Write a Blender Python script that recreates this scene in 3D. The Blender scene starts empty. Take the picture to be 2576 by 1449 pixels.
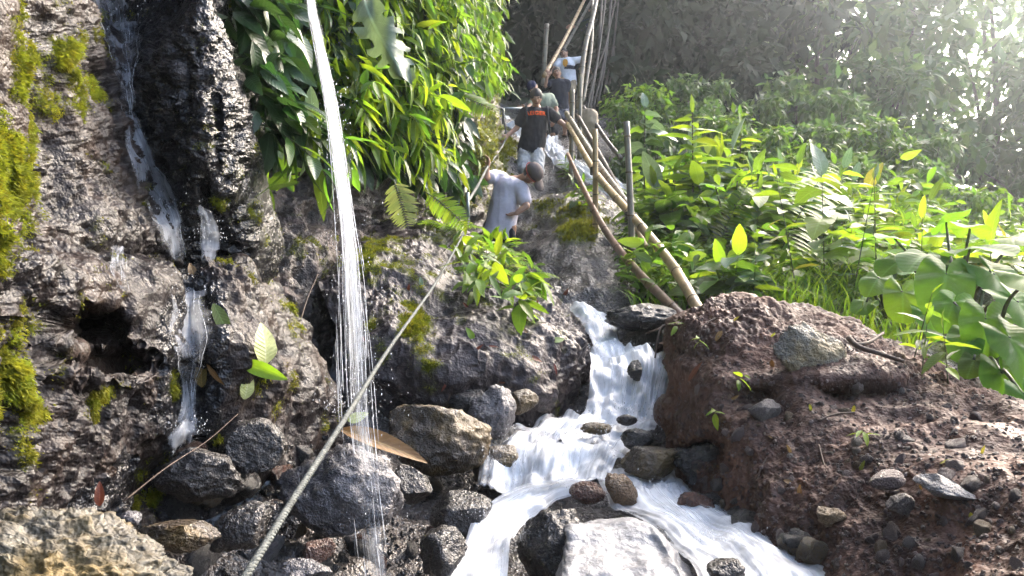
import bpy, bmesh, math, random
import numpy as np
from mathutils import Vector, Matrix, Quaternion
from mathutils.bvhtree import BVHTree

random.seed(7); rng = np.random.default_rng(7)
scene = bpy.context.scene
col = scene.collection
R = math.radians

# ------------------------------------------------------------------ camera
CAMZ = 1.5
FP = 2023.0                       # focal length measured on a 2576 x 1449 sheet
cam = bpy.data.cameras.new('camera'); cam.angle = 2 * math.atan(1288 / FP)
cam.clip_start = 0.05; cam.clip_end = 2000
camo = bpy.data.objects.new('camera', cam); col.objects.link(camo)
camo.location = (0, 0, CAMZ); camo.rotation_euler = (R(90), 0, 0)
scene.camera = camo
# ------------------------------------------------------------------ sky, sun, exposure
SUN = Vector((0.62, 0.60, 0.60)).normalized()
world = bpy.data.worlds.new('World'); scene.world = world; world.use_nodes = True
wn = world.node_tree; wn.nodes.clear()
sky = wn.nodes.new('ShaderNodeTexSky'); sky.sky_type = 'NISHITA'; sky.sun_disc = False
sky.sun_elevation = math.asin(SUN.z); sky.sun_rotation = math.atan2(SUN.x, SUN.y)
sky.air_density = 1.0; sky.dust_density = 6.0; sky.ozone_density = 1.0
bg = wn.nodes.new('ShaderNodeBackground'); bg.inputs['Strength'].default_value = 0.15
wo = wn.nodes.new('ShaderNodeOutputWorld')
wn.links.new(sky.outputs[0], bg.inputs[0]); wn.links.new(bg.outputs[0], wo.inputs[0])
sl = bpy.data.lights.new('sun', 'SUN'); sl.energy = 0.9; sl.angle = R(60); sl.color = (1, 0.985, 0.96)
so = bpy.data.objects.new('sun', sl); col.objects.link(so)
so.rotation_euler = SUN.to_track_quat('Z', 'Y').to_euler(); so.location = SUN * 60
vs = scene.view_settings; vs.view_transform = 'Standard'; vs.look = 'None'; vs.gamma = 1; vs.use_curve_mapping = False
vs.exposure = 2.75
cy = scene.cycles
cy.use_denoising = True; cy.use_adaptive_sampling = True; cy.adaptive_threshold = 0.04; cy.max_bounces = 7; cy.diffuse_bounces = 3; cy.glossy_bounces = 3
cy.transmission_bounces = 4; cy.transparent_max_bounces = 16; cy.volume_bounces = 0
cy.caustics_reflective = False; cy.caustics_refractive = False; cy.sample_clamp_indirect = 6

# ------------------------------------------------------------------ helpers
def P(x, y, d):
    return np.array(((x - 1288) / FP * d, d, CAMZ + (724.5 - y) / FP * d))
def PV(x, y, d): return Vector(P(x, y, d))
def unp(A):
    A = np.asarray(A, float); x, y, d = A[..., 0], A[..., 1], A[..., 2]
    return np.stack(((x - 1288) / FP * d, d, CAMZ + (724.5 - y) / FP * d), -1)
def hsh(ix, iy, iz, s):
    h = (ix.astype(np.int64) * 374761393 + iy.astype(np.int64) * 668265263 + iz.astype(np.int64) * 2147483647 + s * 974634777) & 0xffffffff
    h = ((h ^ (h >> 13)) * 1274126177) & 0xffffffff
    h = ((h ^ (h >> 15)) * 2246822519) & 0xffffffff
    return ((h ^ (h >> 16)) & 0xffffff) / float(0xffffff)
def vnoise(p, s=0):
    i = np.floor(p).astype(np.int64); f = p - i; w = f * f * f * (f * (f * 6 - 15) + 10)
    x, y, z = i[..., 0], i[..., 1], i[..., 2]; wx, wy, wz = w[..., 0], w[..., 1], w[..., 2]
    def L(dy, dz):
        a = hsh(x, y + dy, z + dz, s); b = hsh(x + 1, y + dy, z + dz, s); return a + (b - a) * wx
    a0, a1, b0, b1 = L(0, 0), L(1, 0), L(0, 1), L(1, 1)
    a = a0 + (a1 - a0) * wy; b = b0 + (b1 - b0) * wy
    return (a + (b - a) * wz) * 2 - 1
def fbm(p, o=4, s=0, g=0.5):
    t = 0; a = 1.0; p = np.asarray(p, float)
    for k in range(o):
        t = t + a * vnoise(p * (2.03 ** k) + k * 17.3, s + k); a *= g
    return t
def ridg(p, o=4, s=0):
    t = 0; a = 1.0
    for k in range(o):
        t = t + a * (1 - np.abs(vnoise(p * (2.1 ** k) + k * 9.1, s + k)) * 2); a *= 0.5
    return t
def worley(p, s=0):
    i = np.floor(p).astype(np.int64); best = np.full(p.shape[:-1], 9.0)
    for dx in (-1, 0, 1):
        for dy in (-1, 0, 1):
            for dz in (-1, 0, 1):
                c = i + np.array((dx, dy, dz))
                q = np.stack([hsh(c[..., 0], c[..., 1], c[..., 2], s + k) for k in range(3)], -1) + c - p
                best = np.minimum(best, (q * q).sum(-1))
    return np.sqrt(best)
def mesh(name, V, F, mat=None, smooth=True, uv=None, attrs=None, mats=None, midx=None):
    me = bpy.data.meshes.new(name)
    V = np.asarray(V, np.float32).reshape(-1, 3)
    if isinstance(F, np.ndarray):
        n, k = F.shape
        me.vertices.add(len(V)); me.vertices.foreach_set('co', V.ravel())
        me.loops.add(n * k); me.loops.foreach_set('vertex_index', F.astype(np.int32).ravel())
        me.polygons.add(n); me.polygons.foreach_set('loop_start', np.arange(0, n * k, k, dtype=np.int32))
        me.update(calc_edges=True)
    else:
        me.from_pydata(V.tolist(), [], [list(map(int, f)) for f in F]); me.update()
    if uv is not None:
        l = me.uv_layers.new(name='UVMap'); vi = np.empty(len(me.loops), np.int32); me.loops.foreach_get('vertex_index', vi)
        l.data.foreach_set('uv', np.asarray(uv, np.float32)[vi].ravel())
    for k, a in (attrs or {}).items():
        at = me.attributes.new(k, 'FLOAT', 'POINT'); at.data.foreach_set('value', np.asarray(a, np.float32).ravel())
    for m in (mats or ([mat] if mat else [])): me.materials.append(m)
    if midx is not None: me.polygons.foreach_set('material_index', np.asarray(midx, np.int32))
    me.polygons.foreach_set('use_smooth', np.full(len(me.polygons), smooth))
    return me
def link(name, data, parent=None, M=None):
    o = bpy.data.objects.new(name, data); col.objects.link(o)
    if parent is not None: o.parent = parent
    if M is not None: o.matrix_local = M
    return o
def tag(o, label=None, cat=None, group=None, kind=None):
    if label: o['label'] = label
    if cat: o['category'] = cat
    if group: o['group'] = group
    if kind: o['kind'] = kind
    return o
def empty(name, loc):
    o = bpy.data.objects.new(name, None); col.objects.link(o); o.location = loc; o.empty_display_size = 0.1
    return o
def cat(parts):
    Vs, Fs, n = [], [], 0
    for V, F in parts:
        Vs.append(np.asarray(V, float).reshape(-1, 3)); Fs.append(np.asarray(F) + n); n += len(Vs[-1])
    return np.concatenate(Vs), np.concatenate(Fs)
def gridf(r, c):
    i = np.arange((r - 1) * (c - 1)); a = i // (c - 1) * c + i % (c - 1)
    return np.stack((a, a + c, a + c + 1, a + 1), -1)
def spline(C, n):
    C = np.asarray(C, float)
    E = np.concatenate(([2 * C[0] - C[1]], C, [2 * C[-1] - C[-2]]))
    t = np.linspace(0, len(C) - 1, n); i = np.minimum(t.astype(int), len(C) - 2); f = (t - i).reshape((-1,) + (1,) * (C.ndim - 1))
    a, b, c, d = E[i], E[i + 1], E[i + 2], E[i + 3]
    return 0.5 * (2 * b + (c - a) * f + (2 * a - 5 * b + 4 * c - d) * f * f + (3 * b - a - 3 * c + d) * f ** 3)
def grid_surf(C, nr, nc):
    A = spline(np.asarray(C, float), nr); return np.swapaxes(spline(np.swapaxes(A, 0, 1), nc), 0, 1)
def gnorm(V):
    du = np.gradient(V, axis=1); dv = np.gradient(V, axis=0); n = np.cross(du, dv)
    n /= np.linalg.norm(n, axis=-1, keepdims=True) + 1e-9
    return n
def tube(path, rad, n=8, cap=True):
    path = np.asarray(path, float); m = len(path); rad = np.broadcast_to(np.asarray(rad, float), (m,))
    T = np.gradient(path, axis=0); T /= np.linalg.norm(T, axis=1, keepdims=True) + 1e-12
    u = np.cross(T[0], (0.123, 0.91, 0.38)); u /= np.linalg.norm(u)
    th = np.linspace(0, 2 * math.pi, n, endpoint=False); rings = []
    for i in range(m):
        u = u - T[i] * u.dot(T[i]); u /= np.linalg.norm(u); w = np.cross(T[i], u)
        rings.append(path[i] + rad[i] * (np.cos(th)[:, None] * u + np.sin(th)[:, None] * w))
    if cap:
        rings = [path[0] + (rings[0] - path[0]) * .02] + rings + [path[-1] + (rings[-1] - path[-1]) * .02]
    V = np.concatenate(rings); k = len(rings); F = []
    for i in range(k - 1):
        a = i * n + np.arange(n); b = i * n + (np.arange(n) + 1) % n
        F.append(np.stack((a, b, b + n, a + n), -1))
    return V, np.concatenate(F)
_ico = {}
def ico(k):
    if k not in _ico:
        b = bmesh.new(); bmesh.ops.create_icosphere(b, subdivisions=k, radius=1); b.verts.ensure_lookup_table()
        _ico[k] = (np.array([v.co[:] for v in b.verts]), np.array([[v.index for v in f.verts] for f in b.faces])); b.free()
    return _ico[k][0].copy(), _ico[k][1].copy()
def basis(y, up=(0, 0, 1)):
    y = Vector(y).normalized(); x = y.cross(Vector(up))
    if x.length < 1e-4: x = y.cross(Vector((1, 0, 0)))
    x.normalize(); z = x.cross(y); return Matrix((x, y, z)).transposed()
def mat4(loc, rot3, s=1.0):
    return Matrix.Translation(loc) @ rot3.to_4x4() @ Matrix.Diagonal((s, s, s, 1)) if not isinstance(s, tuple) else Matrix.Translation(loc) @ rot3.to_4x4() @ Matrix.Diagonal(s + (1,))

# ------------------------------------------------------------------ materials
def newmat(name):
    m = bpy.data.materials.new(name); m.use_nodes = True; nt = m.node_tree; nt.nodes.clear()
    return m, nt, (lambda t, **kw: _node(nt, t, kw)), nt.links.new
def _node(nt, t, kw):
    n = nt.nodes.new('ShaderNode' + t)
    for k, v in kw.items():
        if k in ('operation', 'blend_type', 'data_type', 'feature', 'noise_dimensions', 'voronoi_dimensions', 'attribute_name', 'distance', 'clamp'): setattr(n, k, v)
        else: n.inputs[k.replace('_', ' ')].default_value = v
    return n
def ramp(nt, src, stops):
    r = nt.nodes.new('ShaderNodeValToRGB'); e = r.color_ramp.elements
    while len(e) < len(stops): e.new(0.5)
    for i, (p, c) in enumerate(stops):
        e[i].position = p; e[i].color = (c, c, c, 1) if isinstance(c, (int, float)) else tuple(c) + (1,)
    nt.links.new(src, r.inputs[0]); return r.outputs[0]
def mixc(nt, fac, a, b):
    m = nt.nodes.new('ShaderNodeMix'); m.data_type = 'RGBA'
    for k, v in ((0, fac), (6, a), (7, b)):
        if hasattr(v, 'is_linked') or hasattr(v, 'links'): nt.links.new(v, m.inputs[k])
        else: m.inputs[k].default_value = v if k == 0 else tuple(v) + (1,)
    return m.outputs[2]
def rock_mat(name, c1, c2, c3, rough=(0.18, 0.6), scale=1.0, bump=0.9, moss=None, spec=0.6, obj=False, stain=None):
    m, nt, N, L = newmat(name)
    if obj: co = N('TexCoord').outputs['Object']
    else: co = N('NewGeometry').outputs['Position']
    n1 = N('TexNoise', Scale=2.2 * scale, Detail=3, Roughness=0.65); L(co, n1.inputs['Vector'])
    n2 = N('TexNoise', Scale=34 * scale, Detail=2, Roughness=0.7); L(co, n2.inputs['Vector'])
    n3 = N('TexNoise', Scale=150 * scale, Detail=1, Roughness=0.65); L(co, n3.inputs['Vector'])
    c = mixc(nt, ramp(nt, n1.outputs[0], [(0.38, 0), (0.62, 1)]), c1, c2)
    c = mixc(nt, ramp(nt, n2.outputs[0], [(0.45, 0), (0.68, 1)]), c, c3)
    if stain:
        n5 = N('TexNoise', Scale=3.1 * scale, Detail=7, Roughness=0.65); L(co, n5.inputs['Vector'])
        c = mixc(nt, ramp(nt, n5.outputs[0], [(0.46, 0), (0.6, 1)]), c, stain)
    ro = N('MapRange'); ro.inputs['From Min'].default_value = 0.38; ro.inputs['From Max'].default_value = 0.62
    ro.inputs['To Min'].default_value = rough[0]; ro.inputs['To Max'].default_value = rough[1]; nr_ = N('Mix'); nr_.inputs[0].default_value = 0.55; L(n2.outputs[0], nr_.inputs[2]); L(n1.outputs[0], nr_.inputs[3]); L(nr_.outputs[0], ro.inputs[0])
    rough_out = ro.outputs[0]
    if moss:
        at = N('Attribute'); at.attribute_name = 'moss'
        n4 = N('TexNoise', Scale=60, Detail=4); L(co, n4.inputs['Vector'])
        mc = mixc(nt, n4.outputs[0], moss[0], moss[1])
        c = mixc(nt, at.outputs['Fac'], c, mc)
        mr = N('Mix'); L(at.outputs['Fac'], mr.inputs[0]); L(rough_out, mr.inputs[2]); mr.inputs[3].default_value = 0.9; rough_out = mr.outputs[0]
    b1 = N('Bump', Strength=min(1, bump), Distance=0.03); L(n2.outputs[0], b1.inputs['Height'])
    b3 = N('Bump', Strength=bump * .5, Distance=0.006); L(n3.outputs[0], b3.inputs['Height']); L(b1.outputs[0], b3.inputs['Normal'])
    p = N('BsdfPrincipled'); L(c, p.inputs['Base Color']); L(rough_out, p.inputs['Roughness']); L(b3.outputs[0], p.inputs['Normal'])
    p.inputs['Specular IOR Level'].default_value = spec
    o = N('OutputMaterial'); L(p.outputs[0], o.inputs[0]); return m
def leaf_mat(name, base, trans, rough=0.38, tfac=0.45, var=0.35, spec=0.5, vein=True):
    m, nt, N, L = newmat(name)
    at = N('Attribute'); at.attribute_name = 'rnd'; oi = N('ObjectInfo')
    ad = N('Math', operation='ADD'); L(at.outputs['Fac'], ad.inputs[0]); L(oi.outputs['Random'], ad.inputs[1])
    fr = N('Math', operation='FRACT'); L(ad.outputs[0], fr.inputs[0])
    hs = N('HueSaturation'); mh = N('MapRange'); mh.inputs['To Min'].default_value = 0.478; mh.inputs['To Max'].default_value = 0.515; L(fr.outputs[0], mh.inputs[0]); L(mh.outputs[0], hs.inputs['Hue'])
    wv = N('Math', operation='MULTIPLY'); wv.inputs[1].default_value = 7.31; L(fr.outputs[0], wv.inputs[0]); w2 = N('Math', operation='FRACT'); L(wv.outputs[0], w2.inputs[0])
    mv = N('MapRange'); mv.inputs['To Min'].default_value = 1 - var; mv.inputs['To Max'].default_value = 1 + var; L(w2.outputs[0], mv.inputs[0]); L(mv.outputs[0], hs.inputs['Value'])
    gn = N('TexNoise', Scale=9, Detail=4); tc = N('TexCoord'); L(tc.outputs['Object'], gn.inputs['Vector'])
    bcol = mixc(nt, ramp(nt, gn.outputs[0], [(0.4, 0), (0.75, 1)]), base, tuple(min(1, c * 1.5 + 0.006) for c in base))
    L(bcol, hs.inputs['Color'])
    h2 = N('HueSaturation', Color=tuple(trans) + (1,)); L(mh.outputs[0], h2.inputs['Hue']); L(mv.outputs[0], h2.inputs['Value'])
    p = N('BsdfPrincipled', Roughness=rough); L(hs.outputs[0], p.inputs['Base Color']); p.inputs['Specular IOR Level'].default_value = spec
    if vein:
        sx = N('SeparateXYZ'); L(tc.outputs['UV'], sx.inputs[0])
        ab = N('Math', operation='ABSOLUTE'); L(sx.outputs[0], ab.inputs[0])
        sb = N('Math', operation='MULTIPLY_ADD'); L(ab.outputs[0], sb.inputs[0]); sb.inputs[1].default_value = -0.35; L(sx.outputs[1], sb.inputs[2])
        mu = N('Math', operation='MULTIPLY'); L(sb.outputs[0], mu.inputs[0]); mu.inputs[1].default_value = 62
        si = N('Math', operation='SINE'); L(mu.outputs[0], si.inputs[0])
        mi = N('Math', operation='MULTIPLY'); L(ab.outputs[0], mi.inputs[0]); mi.inputs[1].default_value = 2.0
        s2 = N('Math', operation='MULTIPLY_ADD'); L(si.outputs[0], s2.inputs[0]); s2.inputs[1].default_value = 0.35; L(mi.outputs[0], s2.inputs[2])
        rb = ramp(nt, ab.outputs[0], [(0.015, .75), (0.05, 0)]); sv_ = ramp(nt, si.outputs[0], [(0.88, 0), (0.99, .16)]); vm = N('Math', operation='MAXIMUM'); L(rb, vm.inputs[0]); L(sv_, vm.inputs[1])
        vc = mixc(nt, vm.outputs[0], hs.outputs[0], tuple(min(.6, c * 2.2 + .03) for c in base)); L(vc, p.inputs['Base Color'])
        bu = N('Bump', Strength=0.3, Distance=0.005); L(s2.outputs[0], bu.inputs['Height']); L(bu.outputs[0], p.inputs['Normal'])
    t = N('BsdfTranslucent'); L(h2.outputs[0], t.inputs[0])
    mx = N('MixShader', Fac=tfac); L(p.outputs[0], mx.inputs[1]); L(t.outputs[0], mx.inputs[2])
    o = N('OutputMaterial'); L(mx.outputs[0], o.inputs[0]); return m
def plain(name, c, rough=0.6, c2=None, scale=20, bump=0.3, spec=0.4, metal=0.0, dist=0.01):
    m, nt, N, L = newmat(name)
    co = N('TexCoord').outputs['Object']; n = N('TexNoise', Scale=scale, Detail=5, Roughness=0.6); L(co, n.inputs['Vector'])
    p = N('BsdfPrincipled', Roughness=rough, Metallic=metal); p.inputs['Specular IOR Level'].default_value = spec
    L(mixc(nt, ramp(nt, n.outputs[0], [(0.35, 0), (0.7, 1)]), c, c2 or tuple(v * 0.7 for v in c)), p.inputs['Base Color'])
    b = N('Bump', Strength=bump, Distance=dist); L(n.outputs[0], b.inputs['Height']); L(b.outputs[0], p.inputs['Normal'])
    o = N('OutputMaterial'); L(p.outputs[0], o.inputs[0]); return m
def foam_mat(name, cover=0.5, su=30, sv=2.2, soft=0.22, white=(0.93, 0.94, 0.96, 1)):
    m, nt, N, L = newmat(name)
    uv = N('TexCoord').outputs['UV']; mp = N('Mapping'); mp.inputs['Scale'].default_value = (su, sv, 1); L(uv, mp.inputs[0])
    n = N('TexNoise', Scale=1.0, Detail=5, Roughness=0.62, Distortion=0.35); L(mp.outputs[0], n.inputs['Vector'])
    at = N('Attribute'); at.attribute_name = 'foam'
    ni = N('TexNoise', Scale=24, Detail=4, Roughness=.65); L(uv, ni.inputs['Vector']); nm = N('Mix'); nm.inputs[0].default_value = .4; L(n.outputs[0], nm.inputs[2]); L(ni.outputs[0], nm.inputs[3])
    a = N('Math', operation='ADD'); L(nm.outputs[0], a.inputs[0]); L(at.outputs['Fac'], a.inputs[1])
    lf = N('TexNoise', Scale=5.5, Detail=2); L(uv, lf.inputs['Vector']); lm = N('Math', operation='MULTIPLY_ADD'); L(lf.outputs[0], lm.inputs[0]); lm.inputs[1].default_value = 0.9; lm.inputs[2].default_value = -0.45; a2 = N('Math', operation='ADD'); L(a.outputs[0], a2.inputs[0]); L(lm.outputs[0], a2.inputs[1]); a = a2
    f = N('MapRange'); f.inputs['From Min'].default_value = 1 - cover - soft; f.inputs['From Max'].default_value = 1 - cover + soft; L(a.outputs[0], f.inputs[0])
    bu = N('Bump', Strength=0.4, Distance=0.02); L(nm.outputs[0], bu.inputs['Height'])
    p = N('BsdfPrincipled', Base_Color=white, Roughness=0.4); L(bu.outputs[0], p.inputs['Normal'])
    t = N('BsdfTranslucent', Color=(0.8, 0.83, 0.88, 1)); L(bu.outputs[0], t.inputs['Normal'])
    w = N('MixShader', Fac=0.35); L(p.outputs[0], w.inputs[1]); L(t.outputs[0], w.inputs[2])
    tr = N('BsdfTransparent'); gl = N('BsdfGlossy', Roughness=0.08); L(bu.outputs[0], gl.inputs['Normal'])
    fz = N('Fresnel', IOR=1.33); L(bu.outputs[0], fz.inputs['Normal']); ea = N('Attribute'); ea.attribute_name = 'edge'; fm = N('Math', operation='MULTIPLY'); L(fz.outputs[0], fm.inputs[0]); L(ea.outputs['Fac'], fm.inputs[1])
    c = N('MixShader'); L(fm.outputs[0], c.inputs[0]); L(tr.outputs[0], c.inputs[1]); L(gl.outputs[0], c.inputs[2])
    x = N('MixShader'); L(f.outputs[0], x.inputs[0]); L(c.outputs[0], x.inputs[1]); L(w.outputs[0], x.inputs[2])
    o = N('OutputMaterial'); L(x.outputs[0], o.inputs[0]); return m
MOSS = ((0.06, 0.075, 0.01), (0.15, 0.16, 0.015))
M = {}
M['cliff'] = rock_mat('wet_cliff', (0.014, 0.0115, 0.012), (0.027, 0.0215, 0.0215), (0.006, 0.005, 0.0052), (0.33, 0.62), moss=MOSS, stain=(0.033, 0.0225, 0.018), bump=.45, spec=.24)
M['column'] = rock_mat('soaked_rock', (0.014, 0.013, 0.014), (0.026, 0.024, 0.026), (0.006, 0.006, 0.007), (0.15, 0.4), moss=MOSS, bump=.7, spec=.4)
M['boulder'] = rock_mat('damp_boulder', (0.042, 0.033, 0.032), (0.07, 0.056, 0.055), (0.018, 0.0135, 0.013), (0.32, 0.6), moss=MOSS, spec=.3, bump=.45)
M['bank'] = rock_mat('bank_rock', (0.05, 0.038, 0.032), (0.11, 0.08, 0.07), (0.02, 0.016, 0.014), (0.3, 0.75), moss=MOSS)
M['ground'] = rock_mat('wet_ground', (0.05, 0.04, 0.034), (0.10, 0.084, 0.074), (0.022, 0.018, 0.016), (0.12, 0.5), moss=MOSS)
M['mud'] = rock_mat('mud', (0.058, 0.029, 0.02), (0.085, 0.047, 0.034), (0.025, 0.012, 0.008), (0.5, 0.85), moss=MOSS, spec=0.3, bump=.5, stain=(0.11, 0.058, 0.04))
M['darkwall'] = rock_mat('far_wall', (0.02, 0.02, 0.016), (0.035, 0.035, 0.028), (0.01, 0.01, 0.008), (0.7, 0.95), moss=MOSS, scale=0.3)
M['lf_bright'] = leaf_mat('leaf_bright', (0.085, 0.15, 0.012), (0.30, 0.46, 0.02), tfac=0.5, spec=0.35)
M['lf_mid'] = leaf_mat('leaf_mid', (0.05, 0.10, 0.016), (0.16, 0.30, 0.02), spec=0.35)
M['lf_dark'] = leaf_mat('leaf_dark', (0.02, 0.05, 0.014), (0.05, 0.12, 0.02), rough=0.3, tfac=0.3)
M['lf_far'] = leaf_mat('leaf_far', (0.04, 0.075, 0.025), (0.11, 0.2, 0.04), rough=0.5, tfac=0.4, vein=False, spec=0.3)
M['lf_forest_shade'] = leaf_mat('leaf_forest_shade', (0.008, 0.019, 0.005), (0.014, 0.036, 0.007), rough=0.6, tfac=0.25, vein=False, spec=0.2)  # canopy shade painted into the near-black leaf colour
M['lf_taro'] = leaf_mat('leaf_taro', (0.045, 0.12, 0.016), (0.22, 0.44, 0.02), rough=0.5, tfac=0.5, var=0.2, spec=0.18)
M['lf_grey'] = leaf_mat('leaf_greygreen', (0.10, 0.15, 0.10), (0.15, 0.25, 0.1), rough=0.4, tfac=0.3, var=0.15)
M['lf_pale'] = leaf_mat('leaf_pale', (0.36, 0.40, 0.16), (0.3, 0.35, 0.1), rough=0.45, tfac=0.2, var=0.05)
M['lf_yellow'] = leaf_mat('leaf_yellow', (0.2, 0.2, 0.02), (0.4, 0.4, 0.03), rough=0.5, tfac=0.4, var=0.1)
M['lf_dead'] = leaf_mat('leaf_dead', (0.2, 0.125, 0.035), (0.24, 0.14, 0.03), rough=0.4, tfac=0.2, var=0.2)
M['lf_red'] = leaf_mat('leaf_red', (0.12, 0.03, 0.012), (0.15, 0.04, 0.01), rough=0.4, tfac=0.2, var=0.1)
M['fern'] = leaf_mat('fern_leaf', (0.08, 0.14, 0.014), (0.28, 0.44, 0.025), vein=False, tfac=.5, spec=.25)
M['fernpale'] = leaf_mat('fern_leaf_pale', (0.2, 0.22, 0.07), (0.3, 0.36, 0.08), vein=False, var=0.15)
M['stem'] = plain('green_stem', (0.05, 0.08, 0.02), 0.5, (0.07, 0.05, 0.03))
M['bark'] = plain('bark', (0.06, 0.045, 0.035), 0.8, (0.025, 0.02, 0.016), 14, 0.8)
M['moss'] = leaf_mat('moss_tuft', (0.13, 0.145, 0.012), (0.3, 0.32, 0.02), rough=0.7, tfac=0.35, vein=False, spec=0.2)
# ------------------------------------------------------------------ terrain
BV = []          # coarse copies of the solid ground, for setting things down on it
def sstep(a, b, x):
    t = np.clip((x - a) / (b - a), 0, 1); return t * t * (3 - 2 * t)
def blob(x, y, cx, cy, rx, ry):
    return np.exp(-(((x - cx) / rx) ** 2 + ((y - cy) / ry) ** 2))
def finish(name, V, mat, attrs=None, smooth=True):
    r, c = V.shape[:2]
    o = link(name, mesh(name, V, gridf(r, c), mat, smooth, attrs=attrs))
    s = V[::2, ::2]; BV.append((s.reshape(-1, 3), gridf(*s.shape[:2])))
    return o
def patch(name, C, nr, nc, mat, amp, seed=0, mod=None, moss=None, pits=0.0, pitscale=9):
    A = grid_surf(C, nr, nc)
    if len(C) > 8:       # spend few rows on the part above the picture
        Cq = np.asarray(C, float); A = np.concatenate((grid_surf(Cq, 40 * (len(C) - 1), nc)[:80:4], grid_surf(Cq[2:], nr - 20, nc)))
    if mod: A[..., 2] += mod(A[..., 0], A[..., 1])
    V = unp(A); Nn = gnorm(V)
    tocam = np.array((0, 0, CAMZ)) - V
    Nn *= np.sign((Nn * tocam).sum(-1).mean())
    d = amp[0] * fbm(V * 1.6, 3, seed) + amp[1] * ridg(V * 5, 3, seed + 20) * 0.6 + amp[2] * fbm(V * 19, 4, seed + 40, 0.6) * np.clip(.75 + 1.3 * fbm(V * 1.7, 2, seed + 44), .12, 1.7) - amp[1] * 1.1 * np.clip(ridg(V * np.array((2.2, 2.2, 3)), 2, seed + 46) - .95, 0, .6)
    if pits: d -= pits * np.clip(0.42 - worley(V * pitscale, seed), 0, 1) * 2.4
    V = V + Nn * d[..., None]
    at = {}
    if moss is not None:
        mk = moss(A[..., 0], A[..., 1]) + 0.55 * fbm(V * 7, 4, seed + 60, 0.6)
        at['moss'] = np.clip(sstep(0.25, 1.05, mk), 0, 1)
    else: at['moss'] = np.zeros(V.shape[:2])
    o = finish(name, V, mat, at); return o, V, Nn, at['moss'], A

# left cliff, upper face with the soaked column
C = [[(-500,-4200,1.7),(0,-4200,2.6),(190,-4200,3.2),(280,-4200,3.7),(400,-4200,3.9),(500,-4200,3.6),(570,-4200,4.3),(600,-4200,6.0)],
     [(-500,-1700,1.8),(0,-1700,2.8),(190,-1700,3.4),(280,-1700,3.9),(400,-1700,4.1),(500,-1700,3.7),(570,-1700,4.3),(600,-1700,6.0)],
     [(-500,-400,1.9),(0,-400,2.9),(190,-400,3.6),(280,-400,4.1),(400,-400,4.3),(500,-400,3.9),(570,-400,4.4),(600,-400,6.0)],
     [(-500,0,1.7),(0,0,2.5),(180,0,3.3),(270,0,3.95),(380,0,4.05),(490,0,3.55),(560,0,4.0),(590,0,5.8)],
     [(-500,150,1.65),(0,150,2.4),(170,150,3.1),(300,150,3.8),(360,150,3.85),(480,150,3.45),(585,150,3.9),(615,150,5.7)],
     [(-500,300,1.6),(0,300,2.3),(150,300,2.9),(300,300,3.5),(350,300,3.75),(480,300,3.35),(622,300,3.85),(650,300,5.6)],
     [(-500,450,1.6),(0,450,2.2),(150,450,2.8),(300,450,3.3),(390,450,3.75),(500,450,3.45),(630,450,3.85),(665,450,5.6)],
     [(-500,600,1.5),(0,600,2.1),(150,600,2.6),(300,600,3.1),(430,600,3.6),(520,600,3.7),(640,600,3.95),(675,600,5.6)],
     [(-500,800,1.5),(0,800,2.05),(150,800,2.7),(300,800,3.3),(430,800,3.8),(520,800,4.0),(640,800,4.3),(690,800,5.6)]]
def mod(x, y):
    d = 0.25 * blob(x, y, 330, 260, 28, 110) + 0.18 * blob(x, y, 300, 60, 60, 130)
    d += 0.12 * blob(x, y, 545, 310, 12, 70) + 0.12 * blob(x, y, 470, 230, 14, 90) + 0.1 * blob(x, y, 590, 205, 9, 40) + 0.12 * blob(x, y, 600, 320, 12, 14)
    d += 0.14 * blob(x, y, 430, 380, 14, 60) + 0.1 * blob(x, y, 520, 480, 16, 40)
    return d
mossL = lambda x, y: 0.95 * blob(x, y, -20, 480, 110, 170) + 0.7 * blob(x, y, 190, 240, 40, 55) + 0.65 * blob(x, y, 60, 150, 70, 60) + 0.5 * blob(x, y, 135, 130, 15, 30) + 0.6 * blob(x, y, 0, 20, 40, 60) + 0.6 * blob(x, y, 60, 330, 80, 160) - 0.12
m, nt, N, L = newmat('cliff_both')   # brown dry flank on one side, soaked dark column on the other
cliff, Vc, Nc, mc, Ac = patch('cliff', C, 560, 330, M['cliff'], (0.09, 0.018, 0.016), 3, mod, mossL, pits=0.03, pitscale=13)
cliff.data.materials.append(M['column'])
r_, c_ = Ac.shape[:2]
edge = 330 + (Ac[..., 1] > 300) * (Ac[..., 1] - 300) * 0.35 + 25 * fbm(Vc * 4, 3, 8)
cliff.data.polygons.foreach_set('material_index', (Ac[..., 0] > edge)[:-1, :-1].astype(np.int32).ravel())
tag(cliff, 'steep wet rock cliff with dark soaked column and mossy flank', None, None, 'structure')
# left cliff, lower bulge with the hollow
C = [[(-500,600,1.9),(0,600,2.5),(200,620,3.1),(350,640,3.7),(480,650,4.0),(600,660,4.3),(690,700,5.0)],
     [(-500,650,1.45),(0,660,2.0),(200,680,2.5),(350,690,2.95),(480,700,3.25),(600,665,3.6),(700,740,4.3)],
     [(-500,850,1.4),(0,850,1.95),(200,850,2.42),(350,860,2.75),(480,850,3.0),(640,800,3.3),(770,850,4.2)],
     [(-500,1020,1.4),(0,1020,1.95),(200,1020,2.45),(350,1020,2.75),(480,1010,3.0),(700,930,3.3),(835,990,4.2)],
     [(-500,1200,1.4),(0,1200,1.95),(200,1200,2.5),(350,1180,2.85),(480,1150,3.1),(710,1070,3.45),(860,1060,4.2)],
     [(-500,1500,1.35),(0,1500,1.9),(200,1450,2.45),(350,1400,2.8),(480,1330,3.1),(720,1200,3.5),(870,1160,4.2)]]
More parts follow.
